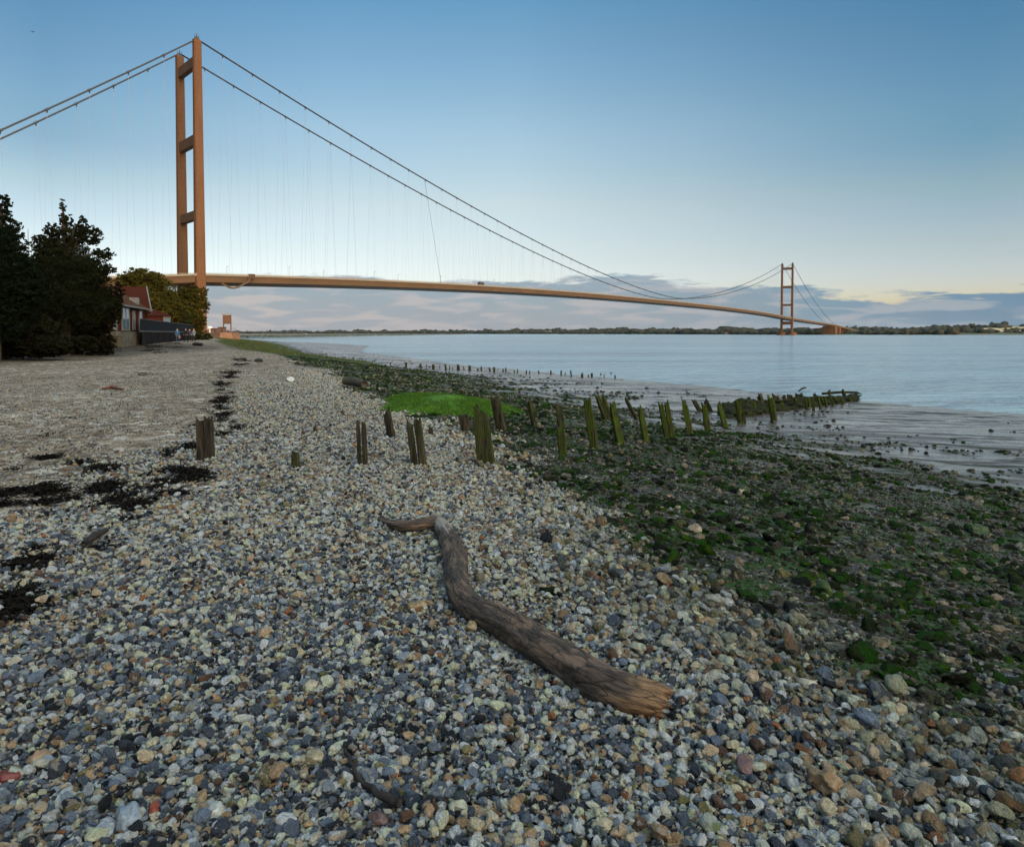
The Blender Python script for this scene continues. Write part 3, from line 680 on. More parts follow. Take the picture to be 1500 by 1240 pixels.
# ------------------------------------------------------------------ far bank
def m_land():
    t = NT('far_bank_fields'); v = t.coord('Object', (1, .5, 1)); r = t.vor(v, .0032, 'F1', 'Color'); sp = t.n('ShaderNodeSeparateColor'); t.l(r, sp.inputs[0])
    c = t.ramp(sp.outputs[0], [(0, (.05, .07, .03)), (.3, (.08, .09, .04)), (.5, (.34, .25, .12)), (.68, (.10, .10, .05)), (.85, (.38, .30, .17))], 'CONSTANT')
    n = t.noise(v, .02, 4); return t.bsdf(t.mix(.25, c, t.ramp(n, [(.3, .03), (.7, .2)])), .9, None, .1)
M['land'] = m_land()
def shore_y(az):   # distance of the far waterline by bearing (deg)
    return np.interp(az, [-40, -26, -20, -12, 0, 10, 18, 24, 30, 36, 45], [9000, 8200, 7000, 5600, 4300, 3100, 2350, 2080, 2050, 2150, 2300])
def land_top(az, q):
    n = vn(az*.9, q*0+2, 61)*.6+vn(az*2.7, q*0, 62)*.4
    base = np.interp(az, [-26, -15, -5, 0, 10, 20, 30, 37], [16, 20, 24, 24, 27, 20, 24, 42])
    return base*(.7+.6*n)
az = np.linspace(-44, 48, 420); q = np.linspace(0, 1, 24)
AZ, Q = np.meshgrid(az, q); D = shore_y(AZ)+Q*2200+ (vn(AZ*3, Q*0, 9)-.5)*60; a_ = np.radians(AZ)
Zl = np.where(Q < .02, -1.0, 2.0)+np.clip(Q-.10, 0, 1)/.9*land_top(AZ, Q)*1.15
V = np.stack([D*np.sin(a_), D*np.cos(a_), Zl], -1).reshape(-1, 3); nA = len(az)
i, j = np.meshgrid(np.arange(len(q)-1), np.arange(nA-1), indexing='ij')
tag(mesh_np('far_shore_hills', V, np.stack([i*nA+j, i*nA+j+1, (i+1)*nA+j+1, (i+1)*nA+j], -1).reshape(-1, 4), M['land'], smooth=True), kind='structure')
# woods on the far bank
M['wood_far'] = simple('far_woodland', (.014, .018, .009), (.026, .026, .012), .05, .9, .5, 1)
V0, F0 = ico(2)
vs_, fs_ = [], []; nn = 0; rr = np.random.default_rng(5)
for k in range(5200):
    a = rr.uniform(-30, 42); qq = rr.choice([.03, .12, .3, .6])*rr.uniform(.5, 1.5); dens = vn(np.array([a*1.1]), np.array([qq*7]), 71)[0]
    if dens < .36+.1*rr.random() and qq > .05: continue
    d = shore_y(a)+qq*2200+12; h = np.clip(qq-.10, 0, 1)/.9*float(land_top(np.array([a]), np.array([qq]))[0])*1.15+1.5
    if 32.2 < a < 37.5 and qq < .16: continue
    if 23.6 < a < 26.2 and qq < .12: continue
    s_ = rr.uniform(5, 9.5)*(d/2300)**.35*(1.25 if dens > .6 else .8)
    P = V0*(1+.3*rr.standard_normal((len(V0), 1)))*np.array([s_*rr.uniform(1, 1.9), s_, s_*rr.uniform(.65, 1.0)])
    ar = math.radians(a); P = P+np.array([d*math.sin(ar), d*math.cos(ar), h+s_*.45]); vs_.append(P); fs_.append(F0+nn); nn += len(V0)
tag(mesh_np('far_woodland', np.vstack(vs_), np.vstack(fs_), M['wood_far']), 'dark band of woods along the far bank', 'woodland', kind='stuff')
# a few buildings on the far bank
def far_house(px, py, w, h, lab, mwall=M['white']):
    a = math.degrees(math.atan((px-750)/F)); d = float(shore_y(a))+55; x = (px-750)/F; Y = d/math.hypot(1, x); X = x*Y
    e = empty('farmhouse', (X, Y, 1)); mb = MB(); mb.box((0, 0, h/2), (w, w*.5, h)); mb.build('wall', M['trim'], e)
    mb = MB(); a_, b_ = w*.53, w*.3; mb.prism([(-a_, -b_, h+.01), (a_, -b_, h+.01), (a_, b_, h+.01), (-a_, b_, h+.01)], [(-a_, -.1, h*1.7), (a_, -.1, h*1.7), (a_, .1, h*1.7), (-a_, .1, h*1.7)]); mb.build('roof', M['roof'], e)
    tag(e, lab, 'farmhouse', None)
far_house(1066, 486, 22, 7, 'small pale house on the far bank just short of the far tower')
# tan field
fp = []
for px, py in ((1403, 486), (1410, 482), (1440, 479.5), (1500, 480), (1560, 481), (1560, 487)): pass
mb = MB(); A0 = [(1400, 2090, 1.8), (1412, 2240, 13), (1450, 2420, 20), (1540, 2420, 20), (1560, 2120, 2.2)]
mb.add([((px-750)/F*d, d, z+3.0) for px, d, z in A0]+[((px-750)/F*d, d, z-8) for px, d, z in A0], [[0, 1, 2, 3, 4][::-1], [5, 6, 7, 8, 9]]+[[i, i+5, (i+1) % 5+5, (i+1) % 5] for i in range(5)])
tag(mb.build('stubble_field', simple('stubble', (.55, .42, .22), (.42, .32, .16), .02, .9)), kind='structure')

# ------------------------------------------------------------------ unseen ridge added behind the viewer, shaped to keep the evening sun off the beach
def ridge():
    dx, dy = math.sin(R(SUN_AZ)), math.cos(R(SUN_AZ)); px, py = -dy, dx
    L = np.linspace(-420, 330, 90); Wd = np.linspace(-1, 1, 15); LL, WW = np.meshgrid(L, Wd)
    top = 33+4*vn(LL*.04, LL*0, 3)+1.5*vn(LL*.3, LL*0, 4)
    top = top*sm(-420, -360, LL)*sm(330, 290, LL)
    H = top*np.cos(WW*math.pi/2)**.6
    X = dx*(165+WW*45)+px*LL; Y = dy*(165+WW*45)+py*LL
    V = np.stack([X, Y, H-2], -1).reshape(-1, 3); n = len(L); i, j = np.meshgrid(np.arange(14), np.arange(n-1), indexing='ij')
    tag(mesh_np('sun_block_ridge', V, np.stack([i*n+j, i*n+j+1, (i+1)*n+j+1, (i+1)*n+j], -1).reshape(-1, 4), simple('sun_block_green', (.05, .06, .025), (.03, .04, .02), .1), smooth=True), kind='structure')
ridge()
#SECTION3
# ------------------------------------------------------------------ trees
def leaf_cloud(name, blobs, n, size, mat, parent, seed, shell=.55, jit=.25):
    rr = np.random.default_rng(seed); blobs = np.array(blobs, float); w = (blobs[:, 3]*blobs[:, 4]*blobs[:, 5])**(.66); w /= w.sum()
    # split each blob into sub clumps so the outline is uneven
    ncl = max(len(blobs)*60, n//26); ci = rr.choice(len(blobs), ncl, p=w); d = rr.normal(size=(ncl, 3)); d /= np.linalg.norm(d, axis=1)[:, None]
    cr = (.25+.75*rr.random(ncl)**.5)*rr.uniform(.85, 1.10, ncl)
    cc = blobs[ci, :3]+d*cr[:, None]*blobs[ci, 3:6]; csz = blobs[ci, 3:6].mean(1)*rr.uniform(.04, .21, ncl)
    k = rr.integers(0, ncl, n); o = rr.normal(size=(n, 3)); o /= np.linalg.norm(o, axis=1)[:, None]
    c = cc[k]+o*(csz[k]*rr.random(n)**.45)[:, None]*np.array([1.15, 1.15, .7])
    u = rr.normal(size=(n, 3)); u /= np.linalg.norm(u, axis=1)[:, None]; v = np.cross(u, rr.normal(size=(n, 3))); v /= np.linalg.norm(v, axis=1)[:, None]
    s = size*rr.uniform(.5, 1.4, n)[:, None]
    V = np.stack([c-u*s-v*s*.35, c+u*s*.2-v*s*.55, c+u*s*1.1, c-u*s*.1+v*s*.55], 1).reshape(-1, 3)
    ob = mesh_np(name, V, np.arange(4*n).reshape(n, 4), mat, parent)
    a = ob.data.attributes.new('rnd', 'FLOAT', 'POINT'); tone = np.clip(rr.random(ncl)[k]*.7+.3*rr.random(n), 0, 1); a.data.foreach_set('value', np.repeat(tone, 4).astype(np.float32))
    return ob
def tree(name, px, py, Y, blobs_px, n, size, mat, label, seed, cat='tree', group=None, depthf=1.0, trunk_r=.25, jitY=.4, base=None):
    k = Y/F; P = at_depth(px, py, Y); g = hz(P[0], Y) if base is None else base
    e = empty(name, (P[0], Y, g)); bl = []; rr = random.Random(seed)
    for bx, by, rx, *ry in blobs_px:
        q = at_depth(bx, by, Y); r_ = rx*k; rz = (ry[0]*k if ry else r_)
        bl.append((q[0]-P[0], rr.uniform(-1, 1)*jitY*r_*depthf, q[2]-g, r_, r_*depthf, rz))
    leaf_cloud('crown', bl, n, size, mat, e, seed)
    mb = MB(); top = max(b[2] for b in bl); cx = sum(b[0] for b in bl)/len(bl)
    mb.tube([(0, 0, -.3), (cx*.2, .1, top*.25), (cx*.5, -.1, top*.5), (cx*.6, 0, top*.85)], [trunk_r, trunk_r*.8, trunk_r*.55, trunk_r*.15], 8)
    for b in bl:
        z0 = max(.3, min(top*.8, b[2]-b[5]*.8)); f = z0/top
        mb.tube([(cx*.6*f, 0, z0*.7), (b[0]*.5+cx*.3*f, b[1]*.5, (z0+b[2])/2), (b[0], b[1], b[2]+b[5]*.5)], [trunk_r*.4, trunk_r*.28, trunk_r*.08], 5)
    mb.build('trunk', M['bark'], e); tag(e, label, cat, group); return e
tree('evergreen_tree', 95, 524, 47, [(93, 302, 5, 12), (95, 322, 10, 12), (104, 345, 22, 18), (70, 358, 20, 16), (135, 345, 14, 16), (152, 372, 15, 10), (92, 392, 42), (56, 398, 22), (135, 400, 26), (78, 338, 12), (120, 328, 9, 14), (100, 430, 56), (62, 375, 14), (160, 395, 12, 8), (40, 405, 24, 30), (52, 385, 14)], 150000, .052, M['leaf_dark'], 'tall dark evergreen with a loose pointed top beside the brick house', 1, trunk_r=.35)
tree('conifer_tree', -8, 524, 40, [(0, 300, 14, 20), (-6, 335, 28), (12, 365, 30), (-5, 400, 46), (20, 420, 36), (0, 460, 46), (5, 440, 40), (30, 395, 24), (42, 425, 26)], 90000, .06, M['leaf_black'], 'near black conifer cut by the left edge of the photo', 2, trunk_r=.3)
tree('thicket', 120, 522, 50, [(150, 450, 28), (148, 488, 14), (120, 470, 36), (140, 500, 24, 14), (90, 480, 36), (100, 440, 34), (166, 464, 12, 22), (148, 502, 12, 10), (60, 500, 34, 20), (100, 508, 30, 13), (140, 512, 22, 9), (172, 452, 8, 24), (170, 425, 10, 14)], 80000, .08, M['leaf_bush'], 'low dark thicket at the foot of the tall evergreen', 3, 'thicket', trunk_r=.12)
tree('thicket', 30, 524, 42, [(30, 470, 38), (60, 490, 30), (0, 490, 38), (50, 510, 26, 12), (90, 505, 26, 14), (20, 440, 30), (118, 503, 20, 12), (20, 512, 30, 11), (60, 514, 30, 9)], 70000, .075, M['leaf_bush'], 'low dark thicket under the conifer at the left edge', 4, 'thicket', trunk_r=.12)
tree('round_tree', 215, 494, 112, [(205, 410, 28, 18), (224, 414, 20, 15), (188, 415, 20, 18), (215, 435, 36), (236, 440, 15), (190, 440, 24), (225, 460, 34), (255, 455, 18)], 50000, .15, M['leaf_olive'], 'round olive green tree rising behind the brick house', 5, trunk_r=.45, base=2.6)
tree('round_tree', 275, 497, 126, [(285, 432, 17, 15), (292, 450, 13, 16), (268, 440, 18), (270, 462, 24), (290, 468, 14), (255, 462, 22), (284, 480, 16, 12), (245, 472, 18)], 44000, .15, M['leaf_olive'], 'olive tree with an autumn tinge in front of the tower foot', 6, trunk_r=.4, base=2.4)
tree('round_tree', 248, 494, 118, [(248, 450, 16, 11), (250, 465, 26), (236, 455, 20), (262, 470, 18), (268, 484, 16, 8)], 30000, .15, M['leaf_green'], 'dark green tree filling the gap between the two olive trees', 7, trunk_r=.4, base=2.4)
tree('shrub', 290, 500, 118, [(285, 493, 14, 7), (300, 494, 10, 6), (272, 491, 12, 6)], 6000, .13, M['leaf_green'], 'low shrub on the bank behind the group of walkers', 8, 'shrub', trunk_r=.1)
# bare twigs by the tall tree
e = empty('bare_sapling', (at_depth(43, 524, 44)[0], 44, hz(at_depth(43, 524, 44)[0], 44)))
mb = MB(); 
for tx, ty in ((41, 335), (47, 348), (38, 352)):
    q = at_depth(tx, ty, 44); mb.tube([(0, 0, 0), (.05, 0, 4), (q[0]-e.location.x, 0, q[2]-e.location.z)], [.05, .035, .012], 5)
mb.build('stem', M['bark'], e); tag(e, 'thin bare stems poking up left of the tall evergreen', 'sapling')

# ------------------------------------------------------------------ brick house
O = Vector((-40.1, 78.0, 0)); e1 = Vector((-.30, .954, 0)).normalized(); e2 = Vector((-e1.y, e1.x, 0))
house = empty('brick_house', (O.x, O.y, 2.4)); tag(house, 'red brick house with tall white windows half hidden by the dark thicket', 'house')
def H(a, b, z): p = O+e1*a+e2*b; return Vector((p.x-O.x, p.y-O.y, z-2.4))
def hbox(mb, a0, a1, b0, b1, z0, z1):
    mb.prism([H(a0, b0, z0), H(a0, b1, z0), H(a1, b1, z0), H(a1, b0, z0)], [H(a0, b0, z1), H(a0, b1, z1), H(a1, b1, z1), H(a1, b0, z1)])
f1 = Vector((-.45, .893, 0)).normalized(); f2 = Vector((-f1.y, f1.x, 0))
def H2(a, b, z): p = f1*a+f2*b; return Vector((p.x, p.y, z-2.4))
def h2box(mb, a0, a1, b0, b1, z0, z1): mb.prism([H2(a0, b0, z0), H2(a0, b1, z0), H2(a1, b1, z0), H2(a1, b0, z0)], [H2(a0, b0, z1), H2(a0, b1, z1), H2(a1, b1, z1), H2(a1, b0, z1)])
mb = MB(); h2box(mb, 0, 5, 0, 9, 3.8, 6.2); mb.add([H2(0, 0, 6.205), H2(5, 0, 6.205), H2(2.5, .3, 8.5), H2(0, .25, 6.205), H2(5, .25, 6.205), H2(2.5, .5, 8.5)], [(0, 1, 2), (5, 4, 3), (0, 3, 4, 1), (1, 4, 5, 2), (2, 5, 3, 0)]); hbox(mb, -14.5, -.01, .15, 6, 3.8, 6.25); mb.build('wall', M['brick'], house)
mb = MB(); mb.add([H2(-.4, -.3, 6.1), H2(2.5, .15, 8.85), H2(5.4, -.3, 6.1), H2(5.4, 9.4, 6.1), H2(2.5, 9.4, 8.85), H2(-.4, 9.4, 6.1), H2(-.4, -.3, 5.98), H2(2.5, .15, 8.70), H2(5.4, -.3, 5.98), H2(5.4, 9.4, 5.98), H2(2.5, 9.4, 8.70), H2(-.4, 9.4, 5.98)], [(0, 1, 4, 5), (1, 2, 3, 4), (11, 10, 7, 6), (10, 9, 8, 7), (0, 6, 7, 1), (1, 7, 8, 2), (5, 4, 10, 11), (4, 3, 9, 10), (0, 5, 11, 6), (3, 2, 8, 9)]); mb.build('roof', M['roof'], house)
mb = MB(); mb.add([H(-14.9, -.25, 6.26), H(1.0, -.25, 6.26), H(1.0, 6.4, 6.26), H(-14.9, 6.4, 6.26), H(-14.9, 3.1, 8.35), H(1.2, 3.1, 8.35)], [(0, 1, 5, 4), (2, 3, 4, 5), (3, 0, 4), (1, 2, 5), (3, 2, 1, 0)]); mb.build('roof', M['roof2'], house)
def hwin(a0, a1, z0, z1, b, panes=2):
    mb = MB(); hbox(mb, a0, a1, b-.06, b+.05, z0, z1); 
    f = MB(); w = .13
    hbox(f, a0-w, a0, b-.10, b+.04, z0-w, z1+w); hbox(f, a1, a1+w, b-.10, b+.04, z0-w, z1+w); hbox(f, a0, a1, b-.10, b+.04, z1, z1+w); hbox(f, a0, a1, b-.14, b+.04, z0-w, z0)
    for k in range(1, panes): c = a0+(a1-a0)*k/panes; hbox(f, c-.04, c+.04, b-.09, b-.061, z0, z1)
    o = f.build('window', M['trim'], house); p = mb.build('pane', M['glass'], o)
def a_of(px):   # where the sight line of a photo column meets the wing's wall
    k = (px-750)/F; p0 = O+e2*.15
    return (k*p0.y-p0.x)/(e1.x-k*e1.y)
for p0, p1, zt, zb in ((167.5, 170.5, 5.6, 4.0), (179, 189, 6.0, 4.0), (194.5, 197.5, 5.8, 4.05)):
    hwin(a_of(p0), a_of(p1), zb, zt, .15)
hwin(a_of(204), min(-.3, a_of(208)), 4.0, 5.95, .15, 1); pass
mb = MB(); hbox(mb, -14.9, .9, -.36, -.22, 6.12, 6.30); h2box(mb, -.52, -.41, -.3, .9, 5.98, 6.14); mb.build('gutter', M['trim'], house)
mb = MB()
for s0, s1 in (((-.46, 6.0), (2.5, 8.9)), ((5.46, 6.0), (2.5, 8.9))):
    mb.tube([H2(s0[0], -.38, s0[1]), H2(s1[0], .08, s1[1])], .08, 5)
mb.build('bargeboard', M['trim'], house)
mb = MB(); hbox(mb, -3.1, -2.6, .35, 1.2, 6.5, 7.4); d_ = mb.build('dormer', M['trim'], house); mb = MB(); hbox(mb, -3.0, -2.7, .32, .36, 6.7, 7.25); mb.build('pane', M['glass'], d_)
# stone terrace below it
mb = MB(); hbox(mb, -15.5, -.01, -.3, 6.2, 1.6, 3.79); h2box(mb, .02, 5, .02, 6.2, 1.6, 3.79); w = mb.build('stone_plinth', M['stone'], house)
# lower brick outbuilding
O2 = at_depth(250, 470, 98); c2 = empty('brick_cottage', (O2[0], 98, 2.5)); c2.scale = (1, 1, .97); c2.rotation_euler = (0, 0, .45); tag(c2, 'low red brick outbuilding with one white window behind the dark fence', 'cottage')
k = 100/F
mb = MB(); mb.prism([(-3.6, 0, 0), (0, 0, 0), (-.4, 6, 0), (-4.2, 6, 0)], [(-3.6, 0, 3.6), (0, 0, 3.6), (-.4, 6, 3.6), (-4.2, 6, 3.6)]); mb.build('wall', M['brick'], c2)
mb = MB(); mb.add([(-4.0, -.3, 3.61), (.3, -.3, 3.61), (.0, 6.2, 3.61), (-4.6, 6.2, 3.61), (-3.3, 2.2, 5.0), (-2.9, 3, 5.0)], [(0, 1, 5, 4), (1, 2, 5), (2, 3, 4, 5), (3, 0, 4), (3, 2, 1, 0)]); mb.build('roof', M['roof'], c2)
f = MB(); 
for x0, x1, z0, z1 in ((-.92, -.84, 2.1, 3.35), (-.1, -.02, 2.1, 3.35), (-.50, -.44, 2.1, 3.35)): f.box(((x0+x1)/2, -.05, (z0+z1)/2), (x1-x0, .1, z1-z0))
f.box((-.47, -.05, 3.42), (.98, .1, .14)); f.box((-.47, -.05, 2.05), (.98, .14, .1)); w = f.build('window', M['trim'], c2); mb = MB(); mb.box((-.47, -.02, 2.7), (.8, .04, 1.2)); mb.build('pane', M['glass'], w)
# fence
fe = at_depth(208, 500, 70); f1 = at_depth(291, 490, 132); A = Vector((fe[0], 70, 0)); Bv = Vector((f1[0], 132, 0)); fd = (Bv-A); Lf = fd.length; fd.normalize(); fnm = Vector((fd.y, -fd.x, 0))
fence = empty('board_fence', (A.x, A.y, 2.0)); tag(fence, 'long dark board fence running from the brick house towards the tower', 'fence')
def fp(t, off, z): p = A+fd*t+fnm*off; return Vector((p.x-A.x, p.y-A.y, z-2.0))
def fbx(mb, t0, t1, o0, o1, z0, z1): mb.prism([fp(t0, o0, z0), fp(t0, o1, z0), fp(t1, o1, z0), fp(t1, o0, z0)], [fp(t0, o0, z1), fp(t0, o1, z1), fp(t1, o1, z1), fp(t1, o0, z1)])
mb = MB(); t_ = 0
while t_ < Lf: fbx(mb, t_, t_+.32, 0, .06+.02*random.random(), 1.6, 3.75+.03*random.random()); t_ += .36
mb.build('lower_boards', M['fence'], fence); mb = MB(); t_ = 0
while t_ < Lf: fbx(mb, t_, t_+.16, -.16, -.12, 3.9, 5.0); t_ += .20
mb.build('upper_boards', M['fence2'], fence)
mb = MB(); fbx(mb, 0, Lf, -.2, .12, 3.76, 3.89); fbx(mb, 0, Lf, -.2, -.08, 5.01, 5.08); mb.build('rail', simple('pale_rail', (.07, .068, .065)), fence)
t_ = 0
while t_ < Lf: mb = MB(); fbx(mb, t_, t_+.18, .09, .24, 1.6, 3.74); mb.build('post', M['fence'], fence); t_ += 5.4
# weathered box on legs by the thicket
P = at_depth(169.5, 509, 57); P[2] = hz(P[0], 57); bx = empty('wooden_box', tuple(P)); bx.scale = (.8, .8, 1.0); mb = MB(); mb.box((0, 0, .78), (.95, .7, .8)); mb.box((0, 0, 1.22), (1.1, .85, .07)); mb.build('box_body', simple('weathered_brown_boards', (.10, .075, .04), (.06, .045, .025), 5), bx)
for sx in (-1, 1):
    for sy in (-1, 1): mb = MB(); mb.box((sx*.34, sy*.24, .19), (.12, .12, .38)); mb.build('leg', M['dark'], bx)
tag(bx, 'weathered brown box on dark legs at the edge of the thicket', 'box')

# ------------------------------------------------------------------ promontory with beacon
pc = at_depth(327, 490, 232)
mb = MB(); prof = [(-1.2, 0, .6), (1.0, .75, .9), (1.05, 0, 1)]
pl = []; 
for px_, y0 in ((296, 228), (306, 214), (322, 206), (340, 210), (349, 219), (351, 236), (345, 255), (310, 262), (292, 250)): q = at_depth(px_, 490, y0); pl.append((q[0], y0))
def ringz(z, k, n=.6):
    cx = sum(p[0] for p in pl)/len(pl); cy = sum(p[1] for p in pl)/len(pl); out = []
    m_ = len(pl)
    for i in range(m_):
        for s_ in range(4):
            t_ = s_/4; x = pl[i][0]*(1-t_)+pl[(i+1) % m_][0]*t_; y = pl[i][1]*(1-t_)+pl[(i+1) % m_][1]*t_
            kk = k*(1+.05*(random.random()-.5)); out.append(((x-cx)*kk+cx, (y-cy)*kk+cy, z+(random.random()-.5)*n*.5))
    return out
rings = [ringz(.6, 1.14), ringz(2.0, 1.06), ringz(3.0, 1.0), ringz(3.9, .95, .2)]
n = len(rings[0]); mb.add([p for r_ in rings for p in r_], [[i*n+k, i*n+(k+1) % n, (i+1)*n+(k+1) % n, (i+1)*n+k] for i in range(3) for k in range(n)]+[[3*n+k for k in range(n)]])
tag(mb.build('sea_wall', M['orange_rock'], loc=(pc[0], 232, 1.5)), 'orange stone revetment jutting into the water below the near tower', 'sea wall')
def promo(px, Y=214): q = at_depth(px, 490, Y); return (q[0], Y, 3.85)
b = empty('beacon_board', promo(333, 222)); 
for x in (-1.15, 1.15): mb = MB(); mb.box((x, 0, 2.7), (.28, .28, 5.6)); mb.build('post', M['rust'], b)
mb = MB(); mb.box((0, -.2, 4.1), (2.5, .12, 2.7))
for kz_ in range(5): mb.box((0, -.3, 3.0+kz_*.55), (2.5, .06, .4))
mb.build('board', M['rust'], b); mb = MB(); mb.box((0, -.1, 5.72), (2.9, .8, .45)); mb.build('cap', simple('grey_cap', (.3, .3, .3)), b)
mb = MB(); mb.box((0, 0, .9), (2.6, .1, .1)); mb.box((1.9, 0, .7), (.08, .08, 1.4)); mb.box((2.6, 0, .7), (.08, .08, 1.4)); mb.box((1.9, 0, 1.35), (2.2, .06, .06)); mb.build('rail', M['rust'], b)
tag(b, 'rust brown beacon board on two posts at the tip of the revetment', 'beacon')
for px_, w, h, lab in ((316, 2.0, 1.2, 'small rusty hut on the revetment nearest the tower foot'), (325.5, 1.9, 1.6, 'taller rusty hut on the revetment beside the beacon board')):
    b = empty('hut', promo(px_, 222)); mb = MB(); mb.box((0, 0, h/2), (w, 1.6, h)); mb.build('wall', M['rust'], b); mb = MB(); mb.box((0, 0, h+.08), (w*1.12, 1.9, .15)); mb.build('roof', M['roof'], b); mb = MB(); mb.box((.2, -.82, h*.4), (.6, .05, h*.75)); mb.build('door', M['dark'], b); tag(b, lab, 'hut', 'huts on the revetment')
b = promo(307.5, 222); mb = MB(); n = 12
mb.tube([(b[0], b[1], b[2]+q) for q in (0, 1.0, 1.5, 1.9, 2.05)], [.25, .3, .9, .6, .1], 12); tag(mb.build('white_dome', M['white'], loc=b, smooth=True), 'small white dome on a stem at the foot of the near tower', 'dome')

# ------------------------------------------------------------------ posts
def m_post():
    t = NT('mossy_groyne_timber'); v = t.coord('Object', (9, 9, 1.2)); n = t.noise(v, 2.2, 5, .6, .4); g2 = t.noise(t.coord('Object'), 5, 4)
    at = t.n('ShaderNodeObjectInfo')
    w = t.mix(t.ramp(n, [(.35, 0), (.65, 1)]), (.012, .010, .008), (.058, .044, .031))
    gsel = t.math('MULTIPLY', at.outputs['Color'], 1.0)
    sp = t.n('ShaderNodeSeparateColor'); t.l(at.outputs['Color'], sp.inputs[0])
    mask = t.math('MULTIPLY', t.ramp(g2, [(.30, 0), (.52, 1)]), sp.outputs[0])
    c = t.mix(mask, w, t.mix(n, (.018, .030, .003), (.065, .085, .007)))
    return t.bsdf(c, .9, t.bump(n, 1.0, .05), .08)
M['post'] = m_post(); M['post_dark'] = simple('dark_wet_timber', (.022, .02, .012), (.018, .02, .008), 6, .95, .8, .03, spec=.03)
def plank(mb, b, top, w, d, seed, point=.5, yaw=0):
    """a weathered upright plank with eroded edges from b to top"""
    rr = random.Random(seed); n = 10; m = 9; ax = (top-b).normalized(); a = Vector((math.cos(yaw), math.sin(yaw), 0)); a = (a-ax*a.dot(ax)).normalized(); c = ax.cross(a); L = (top-b).length
    sect = []
    for k in range(n):
        an = k*2*math.pi/n; x = math.copysign(abs(math.cos(an))**.55, math.cos(an)); y = math.copysign(abs(math.sin(an))**.55, math.sin(an)); sect.append((x*w/2, y*d/2))
    V = []; groove = [1-.42*rr.random()*(rr.random() > .4) for k in range(n)]; slant = rr.uniform(-.5, .5)
    for i in range(m+1):
        q = i/m; tw = 1-.10*q+rr.uniform(-.06, .06)
        if q > .8: tw *= 1-.5*point*(q-.8)/.2*rr.uniform(.3, 1)
        for k, (x, y) in enumerate(sect):
            zz = q*L; g_ = groove[k]*(1-.05*rr.random())
            if i == m: zz += (x/w*slant)*w*1.2+rr.uniform(-.13, .10)*min(L, 1)
            V.append(b+a*(x*tw*g_)+c*(y*tw*g_)+ax*(zz-.18*(i == 0)))
    f = [(i*n+k, i*n+(k+1) % n, (i+1)*n+(k+1) % n, (i+1)*n+k) for i in range(m) for k in range(n)]
    V.append(b+ax*(L*.97)); f += [(m*n+k, m*n+(k+1) % n, len(V)-1) for k in range(n)]
    mb.add(V, f)
def post(bx, by, tx, ty, w, green, label, seed, planks=1, point=.5, group='posts of the near groyne'):
    P, Yd = ground(bx, by); k = Yd/F; T = at_depth(tx, ty, Yd+.02*Yd*0); b = Vector(P); L = T[2]-P[2]
    t_ = Vector((T[0], T[1]+random.Random(seed).uniform(-.1, .1)*L, T[2])); mb = MB(); W = w*k*1.08
    if planks == 1: plank(mb, b, t_, W, W*.8, seed, point, random.Random(seed).uniform(-.5, .5))
    else:
        plank(mb, b-Vector((W*.27, 0, 0)), t_-Vector((W*.27, 0, L*.02)), W*.5, W*.55, seed, point, .2); plank(mb, b+Vector((W*.25, .02, 0)), t_+Vector((W*.25, .02, 0)), W*.52, W*.6, seed+50, point, -.2)
    o = mb.build('groyne_post', M['post'], loc=tuple(P), smooth=False); o.color = (green, 0, 0, 1); tag(o, label, 'post', group); return o
